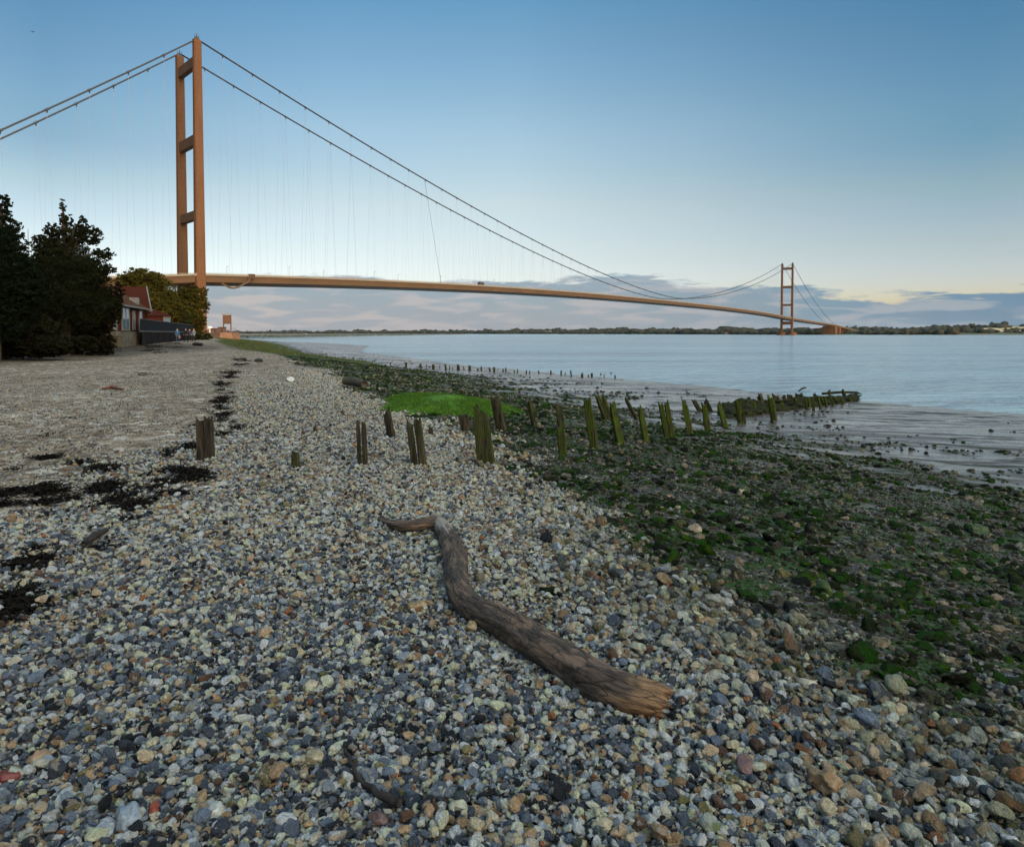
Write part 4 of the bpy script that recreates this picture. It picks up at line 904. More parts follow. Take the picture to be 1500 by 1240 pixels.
PO = [(301,673,301,613,22,.0,'broad split grey post standing alone beside the black seaweed',2,.15),
(433,683,433,662,11,.35,'short mossy stump alone on the shingle left of the driftwood',1,.2),
(461,632,461,624,5,.4,'tiny dark stump far up the shingle',1,.3),
(531,681,528,618,14,.1,'slim split brown post at the landward end of the groyne',2,.6),
(574,641,567,602,14,.05,'dark leaning post just left of the green mound',1,.4),
(614,681,606,616,21,.15,'pair of brown planks standing side by side on the shingle edge',2,.3),
(632,637,631,626,7,.1,'tiny dark stump right of the paired planks',1,.3),
(684,633,679,608,15,.05,'squat dark stump in front of the green mound',1,.15),
(712,678,702,597,26,.5,'broad pointed post with a mossy foot, thickest of the row',1,.9),
(735,632,725,582,14,.15,'dark post rising across the right end of the green mound',1,.4),
(783,626,775,587,9,.5,'thin mossy post just right of the green mound',1,.3),
(825,665,822,628,14,.9,'short bright moss covered post standing ahead of the row',1,.2),
(823,626,817,593,10,.3,'dark post behind the short bright mossy one',1,.4),
(871,657,860,586,13,.8,'tall squared mossy post, tallest beside the mudflat',1,.1),
(892,615,878,578,14,.5,'dark double headed post leaning left behind the tall squared one',2,.7),
(909,651,897,590,12,.9,'tall narrow green post with a tapering top',1,.9),
(932,614,915,583,7,.3,'thin bent dark post leaning hard left',1,.6),
(946,648,938,598,10,.9,'split green post with a spiked left edge',1,.9),
(981,641,971,590,16,.8,'pair of green planks pressed together on the mud edge',2,.3),
(1011,637,1001,586,10,.9,'green post with a thin spike above its shoulder',1,.9),
(1026,603,1016,586,7,.3,'small dark post leaning left behind the spiked one',1,.5),
(1037,631,1031,592,9,.9,'narrow green post between two dark ones',1,.6),
(1041,603,1033,586,8,.2,'dark curved stump behind the narrow green post',1,.5),
(1062,626,1053,591,9,.9,'leaning green post with a pointed dark tip',1,.7),
(1087,619,1081,585,12,.8,'green post with a dark head and a sloping foot',1,.4),
(1101,593,1096,582,6,.3,'small dark hooked post at the start of the timber heap',1,.4),
(1116,592,1110,581,5,.3,'small dark post second along the timber heap',1,.3),
(1134,616,1128,582,10,.8,'green post standing in front of the timber heap',1,.3),
(1141,590,1138,580,5,.2,'small dark post behind the timber heap, near its middle',1,.2),
(1150,588,1148,579,5,.2,'stubby dark post of the first close pair behind the heap',1,.3),
(1159,586,1157,578,5,.2,'rounded dark post of the close pair behind the heap',1,.3),
(1170,586,1168,577,8,.2,'thick dark stump behind the heap, seaward of the close pair',1,.3),
(1182,600,1180,584,4,.9,'short green stake on the near face of the heap, most landward',1,.3),
(1192,602,1190,583,4,.9,'short green stake on the near face of the heap, second seaward',1,.3),
(1202,599,1199,580,4,.8,'short green stake on the near face of the heap, third seaward',1,.3),
(1211,596,1208,582,4,.8,'short green stake on the near face of the heap, fourth seaward',1,.3),
(1220,595,1217,583,4,.7,'short dark green stake where the heap narrows',1,.3),
(1235,592,1232,582,4,.7,'short green stake near the water end of the heap',1,.3),
(1248,584,1247,577,5,.2,'last dark stump at the water end of the near groyne',1,.3)]
_o = 'first second third fourth fifth sixth seventh eighth ninth tenth eleventh twelfth thirteenth fourteenth fifteenth sixteenth seventeenth eighteenth nineteenth'.split()
ORD = _o+['twentieth']+['twenty-'+w for w in _o[:9]]+['thirtieth']+['thirty-'+w for w in _o[:9]]
for i in range(16):
    q_ = i/15; x_ = 1096+q_*150; y_ = 604-q_*19+(3.5 if i % 2 else -4); hh_ = (19-9*q_)*(.8+.35*((i*7) % 5)/4)
    PO.append((x_+(2 if i % 3 else 0), y_, x_-1.5-(i*5 % 3), y_-hh_, 5.5-2*q_+(i % 3)*.8, .35+.5*(i % 2), None, 1, .4))
for i, p in enumerate(PO):
    if p[6] is None: PO[i] = p[:6]+(ORD[i-(len(PO)-16)]+' small weedy post counting seaward along the dense row on the rubble heap',)+p[7:]
for i, p in enumerate(PO): post(*p[:7], seed=i*3+1, planks=p[7], point=p[8])
BK = [(572,529,535,2),(595,529,537,4.5),(617,531,538,4.5),(624.5,532,538,1.5),(635,532,540,5.5),(644,533,539,1.5),(653.5,532,541,4),(658.5,534,540,2),(663,536,541,1.5),(671.5,533,541,5.5),(680,535,541,2),(688,534,542,5),(700,538,542,4),(705,535,542,3),(718,537,543,3),(724,536,544,4),(737,538,544,2.5),(741,537,544,3),(754,540,545,2),(758,539,545,2.5),(771,541,547,3),(776,541,547,2),(790,541,546,3),(807,541,547,3),(822,541,548,3),(828,544,548,2),(837,541,550,3),(853,545,551,5),(862,547,551,2.5),(867,545,551,4),(881,545,550,2.5),(885,547,552,2),(895,544,549,3),(901,548,553,3)]
for i, (x, ty, by, w) in enumerate(BK):
    post(x, by+.8, x-(1.5 if i % 4 == 2 else 0), ty+1.6, w*.8, .25 if i % 3 else .5, ORD[i]+' dark stub from the landward end of the farther row of groyne posts', 300+i, group='posts of the farther groyne')
# timber and rock heap at the seaward end of the groyne
VV = []; FF = []; nn = 0; rr = np.random.default_rng(8); V0, F0 = ico(2)
for k in range(950):
    q = rr.random(); x = 1062+q*195; yb = 605-q*22+rr.uniform(-1, 1)*(10-6*q)*.8
    P, Yd = ground(x, yb); s_ = rr.uniform(.05, .22)*(1-.3*q); h = .24*(1-abs(rr.uniform(-1, 1)))*(1-.5*q)*(.3+1.4*float(vn(np.array([q*9]), np.array([0.]), 3)[0]))
    Vx = V0*(1+.22*rr.standard_normal((len(V0), 1)))*np.array([s_*rr.uniform(1, 2), s_, s_*.7])+np.array([P[0], P[1], P[2]+h*.8]); VV.append(Vx); FF.append(F0+nn); nn += len(V0)
tag(mesh_np('groyne_rubble', np.vstack(VV), np.vstack(FF), simple('dark_weedy_rubble', (.014, .013, .009), (.024, .028, .009), 3, .9, .8, .1, spec=.1)), 'dark weedy rubble heaped at the seaward end of the near groyne', 'rubble', kind='stuff')
tm = [((1090, 599), (1150, 595), .06), ((1120, 597), (1185, 595), .055), ((1165, 593), (1225, 588), .055), ((1205, 584), (1256, 580), .07), ((1180, 574), (1170, 578), .05)]
for (p0, p1, r_), lb in zip(tm, ('long dark timber lying along the landward half of the heap', 'dark timber lying low across the middle of the heap', 'dark timber along the seaward half of the heap', 'dark timber at the water tip of the heap', 'short broken timber sticking out beyond the heap')):
    A_, _ = ground(*p0); B_, _ = ground(*p1); mb = MB(); a = Vector(A_)+Vector((0, 0, .28)); b = Vector(B_)+Vector((0, 0, .22)); mb.tube([a, a.lerp(b, .5)+Vector((0, 0, .05)), b], [r_, r_*1.1, r_*.8], 7)
    tag(mb.build('timber', M['post_dark'], loc=tuple(A_)), lb, 'timber', 'fallen timbers of the groyne')

# ------------------------------------------------------------------ green mound
def m_mound():
    t = NT('bright_green_weed'); v = t.coord('Object', (1, 1, 3)); n = t.noise(v, 3, 6, .65, .5); n2 = t.noise(v, 24, 4, .7)
    c = t.mix(t.ramp(n, [(.35, 0), (.65, 1)]), (.035, .095, .007), (.11, .22, .014)); c = t.mix(t.ramp(n2, [(.4, .4), (.6, 0)]), c, (.03, .08, .01))
    return t.bsdf(c, .8, t.bump(t.math('ADD', n2, n), .9, .05), .2)
M['mound'] = m_mound()
PL, YL = ground(524, 598); PR, YR = ground(756, 606); PB, YB = ground(640, 583); PFt, YFt = ground(650, 609)
def build_mound():
    nx, ny = 150, 60; V = []; cx = (PL[0]+PR[0])/2; y0 = YFt; yb = max(YB, y0+2.5)*.93
    hx = (PR[0]-PL[0])/2*1.04; cy = (y0+yb)/2; hy = (yb-y0)/2*1.05; rr = np.random.default_rng(3)
    th = np.linspace(0, 2*math.pi, nx+1)[:-1]; rad = np.linspace(0, 1, ny); 
    for r_ in rad:
        for t_ in th:
            k = 1+.16*math.sin(3*t_+1)+.10*math.sin(5*t_)+.06*math.sin(11*t_+2)+.05*math.sin(23*t_)+.04*math.sin(37*t_+1)
            x = cx+hx*r_*math.cos(t_)*k*.9; y = cy+hy*r_*math.sin(t_)*k
            e_ = (1-r_**2.6); z = hz(x, y)-.04*r_+.27*e_*(1+.45*mnoise.noise(Vector((x*.9, y*.9, 3))))+.03*mnoise.noise(Vector((x*4, y*4, 0)))
            V.append((x-cx, y-cy, z-1.2))
    f = [(i*nx+k, i*nx+(k+1) % nx, (i+1)*nx+(k+1) % nx, (i+1)*nx+k) for i in range(ny-1) for k in range(nx)]
    o = mesh_np('algae_mound', V, f, M['mound'], None, True, (cx, cy, 1.2)); tag(o, 'smooth bright green mound of weed behind the first posts', 'mound')
    # short blades
    n = 16000; th = rr.uniform(0, 6.283, n); r_ = rr.random(n)**.5; k = 1+.16*np.sin(3*th+1)+.10*np.sin(5*th)
    x = cx+hx*r_*np.cos(th)*k*.9; y = cy+hy*r_*np.sin(th)*k; z = height(x, y)+.27*(1-r_**2.6)-.01
    d = rr.normal(size=(n, 2))*.02; w = rr.normal(size=(n, 2)); w = w/np.linalg.norm(w, axis=1)[:, None]*.008; hh = rr.uniform(.04, .09, n)
    P = np.stack([np.stack([x-w[:, 0], y-w[:, 1], z-.01], 1), np.stack([x+w[:, 0], y+w[:, 1], z-.01], 1), np.stack([x+d[:, 0], y+d[:, 1], z+hh], 1)], 1).reshape(-1, 3)-np.array([cx, cy, 1.2])
    b = mesh_np('weed_blades', P, np.arange(3*n).reshape(n, 3), M['mound'], o)
    return o
build_mound()

# ------------------------------------------------------------------ driftwood log
def m_log():
    t = NT('driftwood'); uv = t.attr('luv', 'GEOMETRY', 'Vector'); mp = t.n('ShaderNodeMapping'); t.l(uv, mp.inputs[0]); mp.inputs['Scale'].default_value = (9.0, 4.0, 9.0)
    g = t.noise(mp.outputs[0], 1.0, 8, .68, .4); mp2 = t.n('ShaderNodeMapping'); t.l(uv, mp2.inputs[0]); mp2.inputs['Scale'].default_value = (34, 9, 34)
    fib = t.noise(mp2.outputs[0], 1.6, 5, .6, .3)
    sp = t.n('ShaderNodeSeparateXYZ'); t.l(uv, sp.inputs[0]); L = sp.outputs[1]     # metres along the log
    dark = t.mix(t.ramp(fib, [(.35, 0), (.65, 1)]), (.022, .015, .011), (.082, .055, .040))
    dark = t.mix(t.ramp(g, [(.50, 0), (.57, .75)]), dark, (.18, .108, .07))
    tan = t.mix(t.ramp(fib, [(.35, 0), (.65, 1)]), (.09, .05, .026), (.24, .135, .068))
    grey = t.mix(fib, (.13, .105, .088), (.34, .28, .23))
    wob = t.math('MULTIPLY', t.math('SUBTRACT', g, .5), 1.6)
    Lw = t.math('ADD', L, wob)
    att = t.attr('zone_tan'); atg = t.attr('zone_grey')
    c = t.mix(t.ramp(t.math('ADD', att, wob), [(.35, 0), (.7, 1)]), dark, tan); c = t.mix(t.ramp(t.math('ADD', atg, wob), [(.4, 0), (.7, 1)]), c, grey)
    hole = t.ramp(g, [(.30, 1), (.36, 0)]); c = t.mix(t.math('MULTIPLY', hole, .8), c, (.02, .016, .013))
    crk = t.ramp(t.vor(mp2.outputs[0], .55, 'DISTANCE_TO_EDGE'), [(0, 1), (.035, 0)]); c = t.mix(t.math('MULTIPLY', crk, .6), c, (.02, .015, .012))
    h = t.math('SUBTRACT', t.math('ADD', t.math('MULTIPLY', fib, .6), g), t.math('MULTIPLY', crk, .5))
    return t.bsdf(c, .8, t.bump(h, .8, .02), .3)
M['log'] = m_log()
def build_log():
    CP = [(976, 1031, 46), (963, 1027, 50), (935, 1020, 55), (908, 1011, 59), (877, 998, 60), (847, 981, 57), (822, 966, 54), (794, 948, 52), (767, 929, 50), (742, 914, 48), (715, 901, 45), (691, 888, 42), (676, 872, 39), (670, 853, 37), (669, 831, 36), (665, 807, 34), (653, 782, 28), (642, 765, 22), (634, 760, 16)]
    BR = [(641, 764, 17), (622, 766, 19), (601, 769, 19), (577, 768, 14), (555, 759, 5)]
    def solve(cp):
        P = []; Rr = []
        for px, py, w in cp:
            r = .03; up = .8 if cp is CP else 1.5
            for _ in range(6):
                p, Yd = ground(px, py, lift=r*up); r = w/2*Yd/F*.96
            P.append(Vector((p[0], p[1], p[2]+r*up))); Rr.append(r)
        return P, Rr
    def cr(P, t):
        n = len(P)-1; i = min(int(t*n), n-1); u = t*n-i; p0 = P[max(i-1, 0)]; p1 = P[i]; p2 = P[i+1]; p3 = P[min(i+2, n)]
        return (p1*2+(p2-p0)*u+(p0*2-p1*5+p2*4-p3)*u*u+(p1*3-p0-p2*3+p3)*u**3)*.5
    root = None
    for idx, (cp, nm) in enumerate(((CP, 'log'), (BR, 'branch'))):
        P, Rr = solve(cp); Rv = [Vector((r, 0, 0)) for r in Rr]; n = 64; m = 260 if idx == 0 else 90; V = []; uv = []; zt = []; zg = []; L = 0; prev = None
        for i in range(m+1):
            t_ = i/m; p = cr(P, t_); r = cr(Rv, t_).x; tg = (cr(P, min(t_+.01, 1))-cr(P, max(t_-.01, 0))).normalized()
            if prev is not None: L += (p-prev).length
            prev = p; a = tg.cross(Vector((0, 0, 1))).normalized(); b = a.cross(tg).normalized()
            for k in range(n):
                an = k*2*math.pi/n; ca, sa = math.cos(an), math.sin(an); q = Vector((ca*1.3+idx*9, L*2.2, sa*1.3))
                rr_ = r*(1+.17*mnoise.noise(q*1.1)+.10*mnoise.noise(Vector((ca*2.2, L*5, sa*2.2)))+.045*mnoise.noise(Vector((ca*6, L*17, sa*6))))
                ridge_ = abs(mnoise.noise(Vector((ca*3+4, L*1.1, sa*3)))); rr_ *= 1-.045*max(0, .2-ridge_)/.2
                if idx == 0 and t_ < .05: # broken end
                    rr_ *= .90+.10*(t_/.05)**.5+.16*mnoise.noise(Vector((ca*3, 2, sa*3)))*(1-t_/.05)
                off = Vector((0, 0, 0))
                if idx == 0 and t_ < .06: off = -tg*(.03*mnoise.noise(Vector((ca*3, 7, sa*3)))+.035*mnoise.noise(Vector((ca*9, 1, sa*9))))*(1-t_/.06)
                # a long hollow on the thin upper arm
                if idx == 1: rr_ *= 1-.4*max(0, math.cos(an-1.9))**4*math.sin(math.pi*t_)
                V.append(p+a*ca*rr_+b*sa*rr_+off); uv.append((an/6.283*.9*0+ca*.12, L, sa*.12)); 
                zt.append(max(0, 1-L/.30) if idx == 0 else .2); zg.append(.95*float(sm(.80, .95, t_))*(.6+.5*sa) if idx == 0 else .1)
        f = [(i*n+k, i*n+(k+1) % n, (i+1)*n+(k+1) % n, (i+1)*n+k) for i in range(m) for k in range(n)]
        c0 = sum((V[k] for k in range(n)), Vector())/n; tg0 = (cr(P, .02)-cr(P, 0)).normalized(); V.append(c0+tg0*.05); f += [((k+1) % n, k, len(V)-1) for k in range(n)]; uv.append((0, 0, 0)); zt.append(1); zg.append(0)
        c1 = sum((V[m*n+k] for k in range(n)), Vector())/n; V.append(c1); f += [(m*n+k, m*n+(k+1) % n, len(V)-1) for k in range(n)]; uv.append((0, L, 0)); zt.append(0); zg.append(.5)
        if root is None:
            root = empty('driftwood_log', (P[4].x, P[4].y, P[4].z-Rr[4])); tag(root, 'large curved driftwood log lying on the shingle with a broken tan end', 'driftwood')
        V = [v-Vector(root.location) for v in V]
        o = mesh_np('trunk' if idx == 0 else 'branch', V, f, M['log'], root, True)
        for nm_, dt, key in (('zone_tan', zt, 'value'), ('zone_grey', zg, 'value')):
            at = o.data.attributes.new(nm_, 'FLOAT', 'POINT'); at.data.foreach_set(key, np.array(dt, np.float32))
        at = o.data.attributes.new('luv', 'FLOAT_VECTOR', 'POINT'); at.data.foreach_set('vector', np.array(uv, np.float32).ravel())
build_log()
# thin stick in the foreground
def stick(pts, rpx, name, label, mat, lift=.02, cat='stick'):
    P = []; rs = []
    for (px, py), w in zip(pts, rpx):
        p, Yd = ground(px, py); P.append(Vector(p)+Vector((0, 0, lift+w/2*Yd/F))); rs.append(w/2*Yd/F)
    mb = MB(); Q = []; q = []
    for i in range(len(P)-1):
        for s_ in range(4): Q.append(P[i].lerp(P[i+1], s_/4)+Vector((random.uniform(-.004, .004),)*3)); q.append(rs[i]+(rs[i+1]-rs[i])*s_/4)
    Q.append(P[-1]); q.append(rs[-1]); mb.tube(Q, q, 9); tag(mb.build(name, mat, loc=tuple(P[0]), smooth=True), label, cat)
dk = simple('dark_wet_twig', (.035, .027, .024), (.018, .015, .014), 30, .85, spec=.15)
stick([(497, 1045), (500, 1075), (508, 1110), (520, 1145), (542, 1165), (562, 1180), (585, 1190)], [4, 5, 6, 7, 9, 13, 16], 'stick', 'thin curved dark stick half buried in the nearest shingle', dk, .018)
stick([(122, 808), (138, 797), (156, 785)], [9, 12, 7], 'stick', 'short dark branch lying in the black seaweed at the left', dk, .03)
stick([(505, 566), (520, 568), (534, 571)], [12, 14, 11], 'driftwood_stump', 'squat dark log on the weed line beyond the green mound', simple('old_log', (.07, .045, .025), (.03, .03, .015), 5), .05, 'log')
stick([(150, 571), (165, 569), (180, 572)], [3, 5, 3], 'plank', 'reddish brown plank lying flat on the upper beach', simple('red_plank', (.2, .07, .04)), .01, 'plank')
stick([(283, 506), (289, 506.5), (296, 507)], [4, 5, 4], 'log', 'small dark log on the beach beside the walkers', dk, .02, 'log')

# ------------------------------------------------------------------ notable single stones
def stone(px, py, wpx, hpx, col, label, seed, name='large_stone', cat='stone', ang=.8, rough=.6, mossy=0):
    P, Yd = ground(px, py); k = Yd/F; V0, F0 = ico(4); rr = np.random.default_rng(seed); V = V0.copy()
    for q in range(9):
        nrm = rr.normal(size=3); nrm /= np.linalg.norm(nrm); dd = V@nrm; V = V-np.outer(np.maximum(dd-rr.uniform(.5, .85), 0)*.92, nrm)
    nn = np.array([mnoise.fractal(Vector(p)*1.5+Vector((seed, 0, 0)), 1, 2, 4) for p in V0]); V = V*(1+.24*ang*nn)[:, None]
    a = rr.uniform(-.5, .5); V = V*np.array([wpx*k/2, (wpx+hpx)/2*k/2, hpx*k/2*1.05]); c, s_ = math.cos(a), math.sin(a); V = np.stack([V[:, 0]*c-V[:, 1]*s_, V[:, 0]*s_+V[:, 1]*c, V[:, 2]], 1)
    t = NT('stone_surface'); v = t.coord('Object'); col = tuple(x*.62 for x in col); n = t.noise(v, 70, 6, .7); n2 = t.noise(v, 22, 5, .6)
    cc = t.mix(t.ramp(n, [(.35, 0), (.65, 1)]), col, tuple(x*.6 for x in col)); cc = t.mix(t.ramp(n2, [(.5, 0), (.6, .5+.4*mossy)]), cc, (.06, .08, .015) if mossy else tuple(min(1, x*1.4+.05) for x in col))
    m = t.bsdf(cc, rough, t.bump(n, 1.0, .008), .3)
    o = mesh_np(name, V, F0, m, None, True, (P[0], P[1], P[2]+hpx*k*.26+.004)); tag(o, label, cat)
stone(12, 1141, 42, 17, (.20, .035, .025), 'dark red brick fragment at the left edge of the beach', 1, 'brick_fragment', 'brick', .3)
stone(227, 1196, 18, 30, (.26, .05, .025), 'small upright red brick chip in the near shingle', 2, 'brick_fragment', 'brick', .3)
stone(190, 1212, 40, 48, (.30, .36, .43), 'large pale blue stone near the bottom left', 3)
stone(313, 1199, 30, 30, (.62, .60, .54), 'pitted white stone near the bottom left', 4)
stone(460, 1120, 34, 26, (.40, .34, .22), 'yellowish half round cobble with a grey rim left of the thin stick', 5)
stone(57, 1115, 34, 22, (.40, .25, .15), 'flat tan stone in the shingle at the left', 6)
stone(552, 1208, 34, 20, (.15, .085, .075), 'purple brown flat cobble just below the thin stick', 7)
stone(628, 1196, 26, 24, (.38, .23, .13), 'smooth orange brown cobble right of the thin stick', 8)
stone(1090, 1131, 28, 30, (.20, .12, .12), 'angular purple stone in the right foreground', 9)
stone(1207, 1158, 48, 40, (.33, .21, .11), 'knobbly forked brown flint in the right foreground', 10, ang=1.6)
stone(1340, 1100, 30, 34, (.25, .22, .13), 'tall mossy ochre flint near the right edge of the shingle', 11, mossy=1)
stone(1182, 1006, 34, 14, (.55, .50, .38), 'flat cream flint at the top of the right hand shingle', 12)
stone(1262, 1217, 36, 24, (.45, .42, .32), 'angular white and grey flint at the bottom right', 13)
stone(1040, 1215, 34, 28, (.34, .36, .30), 'greenish grey angular flint at the bottom right of centre', 14, mossy=1)
stone(1145, 990, 36, 26, (.03, .045, .012), 'moss covered boulder where the shingle meets the weed', 15, mossy=1)
stone(1083, 722, 32, 20, (.025, .03, .015), 'dark weedy boulder on the foreshore beyond the last tall post', 16, mossy=1)
stone(1208, 870, 28, 26, (.05, .09, .015), 'bright mossy block in the middle of the foreshore', 17, mossy=1)
stone(1434, 782, 32, 22, (.03, .06, .012), 'round green boulder near the right edge of the foreshore', 18, mossy=1)
stone(1085, 640+85, 14, 12, (.45, .35, .24), 'small tan stone beside the dark weedy boulder', 19)
stone(611, 893, 34, 16, (.36, .25, .13), 'flat ochre stone left of the bend in the driftwood', 20)
stone(690, 920+4, 20, 18, (.42, .31, .17), 'small ochre stone tucked under the driftwood', 21)
stone(1018, 1150-370, 22, 16, (.40, .30, .2), 'pale tan stone at the edge of the green weed', 22)
stone(425, 559, 15, 9, (.75, .74, .70), 'bright white lump on the upper beach left of the weed line', 23)
stone(455, 1010, 22, 22, (.50, .42, .3), 'cream rounded stone in the middle left shingle', 24)
stone(380, 530, 14, 7, (.03, .03, .02), 'dark stone on the upper beach below the grass bank', 25)

# ------------------------------------------------------------------ black seaweed on the strandline
def seaweed():
    patches = [(352,527,9,2,1),(350,535,8,2.5,1),(340,545,10,2.5,1),(333,553,10,2.5,1),(325,562,10,3,1),(322,575,6,3,1),(331,582,7,3,1),(322,592,8,4,1.2),(320,604,8,4,1.2),(328,614,10,4,1),(345,628,14,3,.9),(288,628,8,5,1),(275,655,18,5,.8),(285,666,12,4,1.4),(245,668,12,7,1.2),(262,695,30,9,1.6),(235,705,30,6,1.2),(282,700,22,8,1.6),(215,718,20,6,1),(250,724,22,3,1),(150,690,28,5,1.2),(165,686,14,5,1),(120,680,12,3,1),(72,672,20,3,1.2),(150,715,24,11,1.6),(120,712,10,4,.5),(60,720,20,8,1.6),(35,748,42,10,1.6),(75,752,20,5,1),(8,725,10,8,.8),(105,742,18,4,1),(188,740,22,11,1.6),(165,738,12,4,.6),(140,770,18,10,1.4),(135,795,22,14,1.8),(120,806,18,8,1.2),(75,812,26,6,1.1),(50,828,16,5,.9),(28,877,16,11,1.4),(5,885,6,8,.9),(345,712,10,5,.8),(385,600,3,3,.15),(20,690,14,5,.3),(70,640,8,3,.15),(117,635,8,3,.4),
       (210,548,14,1.5,.4),(235,508,26,1.5,.7),(215,513,20,1.2,.6),(262,503,14,1,.5),(232,517,10,1.2,.3),(300,600,5,2,.2)]
    rr = np.random.default_rng(9)
    for path in ([(352,527),(338,548),(325,572),(324,600),(345,628)], [(345,630),(292,645),(250,668),(285,690),(240,712),(200,730),(150,715),(110,735),(60,745),(0,742)], [(70,672),(120,682),(165,688),(230,702)], [(195,738),(160,770),(138,795),(90,812),(45,830)], [(40,868),(20,885),(0,905)], [(0,722),(60,722),(120,715)]):
        for (xa, ya), (xb, yb) in zip(path, path[1:]):
            m_ = int(math.hypot(xb-xa, (yb-ya)*2)/5)+1
            for i_ in range(m_):
                k_ = rr.random(); py_ = ya+(yb-ya)*k_; sc_ = (py_-488)/230
                if rr.random() < .42: patches.append((xa+(xb-xa)*k_+rr.normal()*9*sc_, py_+rr.normal()*3.2*sc_, rr.uniform(5, 15)*sc_, rr.uniform(1.2, 4)*sc_, rr.uniform(.5, .95)))
    Vs = []; Fs = []; nn = 0
    patches = [(a_, b_, c_*(1.1 if b_ < 650 else .9), d_*(1.0 if b_ < 650 else .78), e_) for a_, b_, c_, d_, e_ in patches]
    for px, py, rx, ry, dn in patches:
        n = int(dn*rx*ry*2.2)+14
        for k in range(n):
            a = rr.uniform(0, 6.28); q = rr.random()**.6*1.25; x = px+rx*q*math.cos(a); y = py+ry*q*math.sin(a)
            P, Yd = ground(x, y) if k % 3 == 0 or k < 3 else (P0+np.array([rr.normal()*.04, rr.normal()*.05, 0]), Y0)
            if k % 3 == 0 or k < 3: P0, Y0 = P, Yd
            if fbm(np.array([P[0]*5]), np.array([P[1]*2.4]), 44, 3)[0] < (.40 if py < 650 else .45+.02*(dn < 1.3)): continue
            sc = max(1, Yd/11); m = 6; L = rr.uniform(.06, .22)*sc; w = rr.uniform(.003, .010)*sc; d = rr.uniform(0, 6.28); p = np.array([P[0], P[1], P[2]+rr.uniform(.008, .02+.016*dn)]); V = []
            for i in range(m):
                wd = np.array([-math.sin(d), math.cos(d), rr.normal()*.6])*w*(1-.5*i/m); V += [p-wd, p+wd]; d += rr.normal()*.55
                p = p+np.array([math.cos(d), math.sin(d), 0])*L/m; p[2] = max(P[2]+.012, p[2]+rr.normal()*.007)
            Vs.append(np.array(V)); Fs.append(np.array([(2*i, 2*i+1, 2*i+3, 2*i+2) for i in range(m-1)])+nn); nn += 2*m
    tag(mesh_np('seaweed', np.vstack(Vs), np.vstack(Fs), simple('black_dried_seaweed', (.005, .004, .0035), (.011, .008, .006), 20, .95, .2, .01, spec=.05)), 'black dried seaweed strewn along the strandline', 'seaweed', kind='stuff')
    # lumps that carry it
    Vs = []; Fs = []; nn = 0; V0, F0 = ico(2)
    for px, py, rx, ry, dn in patches:
        if dn < .62: continue
        for k in range(int(6+dn*rx*ry*.16)):
            a = rr.uniform(0, 6.28); q = rr.random()**.7; P, Yd = ground(px+rx*q*.85*math.cos(a), py+ry*q*.8*math.sin(a)); s_ = rr.uniform(.015, .038)*max(1, Yd/12)
            if fbm(np.array([P[0]*5]), np.array([P[1]*2.4]), 44, 3)[0] < .46: continue
            Vs.append(V0*(1+.25*rr.standard_normal((len(V0), 1)))*np.array([s_*rr.uniform(1, 1.9), s_*rr.uniform(1, 2), s_*.30])+P); Fs.append(F0+nn); nn += len(V0)
    tag(mesh_np('seaweed_clots', np.vstack(Vs), np.vstack(Fs), simple('black_seaweed_mat', (.005, .0045, .004), (.010, .008, .006), 30, .95, 1, .03, spec=.05)), 'matted black clots of seaweed on the strandline', 'seaweed', kind='stuff')
seaweed()
# brown dry reed tangle beside it, tufts of grass on the green bank
def blades(name, n, area, h, w, mats, label, cat, seed):
    rr = np.random.default_rng(seed); P = area(rr, n); n = len(P); x, y = P[:, 0], P[:, 1]; z = height(x, y); d = rr.normal(size=(n, 2))*h*.35; wv = rr.normal(size=(n, 2)); wv = wv/np.linalg.norm(wv, axis=1)[:, None]*w; hh = rr.uniform(.4, 1.1, n)*h
    V = np.stack([np.stack([x-wv[:, 0], y-wv[:, 1], z-.02], 1), np.stack([x+wv[:, 0], y+wv[:, 1], z-.02], 1), np.stack([x+d[:, 0], y+d[:, 1], z+hh], 1)], 1).reshape(-1, 3)
    return tag(mesh_np(name, V, np.arange(3*n).reshape(n, 3), mats), label, cat, kind='stuff')
def bank(rr, n):
    r = rr.uniform(45, 210, n); a = np.radians(rr.uniform(-34, -8, n)); X = r*np.sin(a); Y = r*np.cos(a); z = zones(X, Y); k = z['grass'] > .35+.4*rr.random(n); return np.stack([X[k], Y[k]], 1)
blades('grass', 90000, bank, .22, .03, simple('saltmarsh_grass', (.075, .075, .014), (.028, .052, .010), .4, .8), 'green and ochre salt grass on the bank below the tower', 'grass', 12)
def strand(rr, n):
    out = []
    for px, py, rx, ry in ((335, 689, 20, 4), (560, 520, 90, 6), (620, 540, 60, 5)):
        for k in range(n//3):
            P, _ = ground(px+rr.normal()*rx*.4, py+rr.normal()*ry*.4); out.append(P[:2])
    return np.array(out)
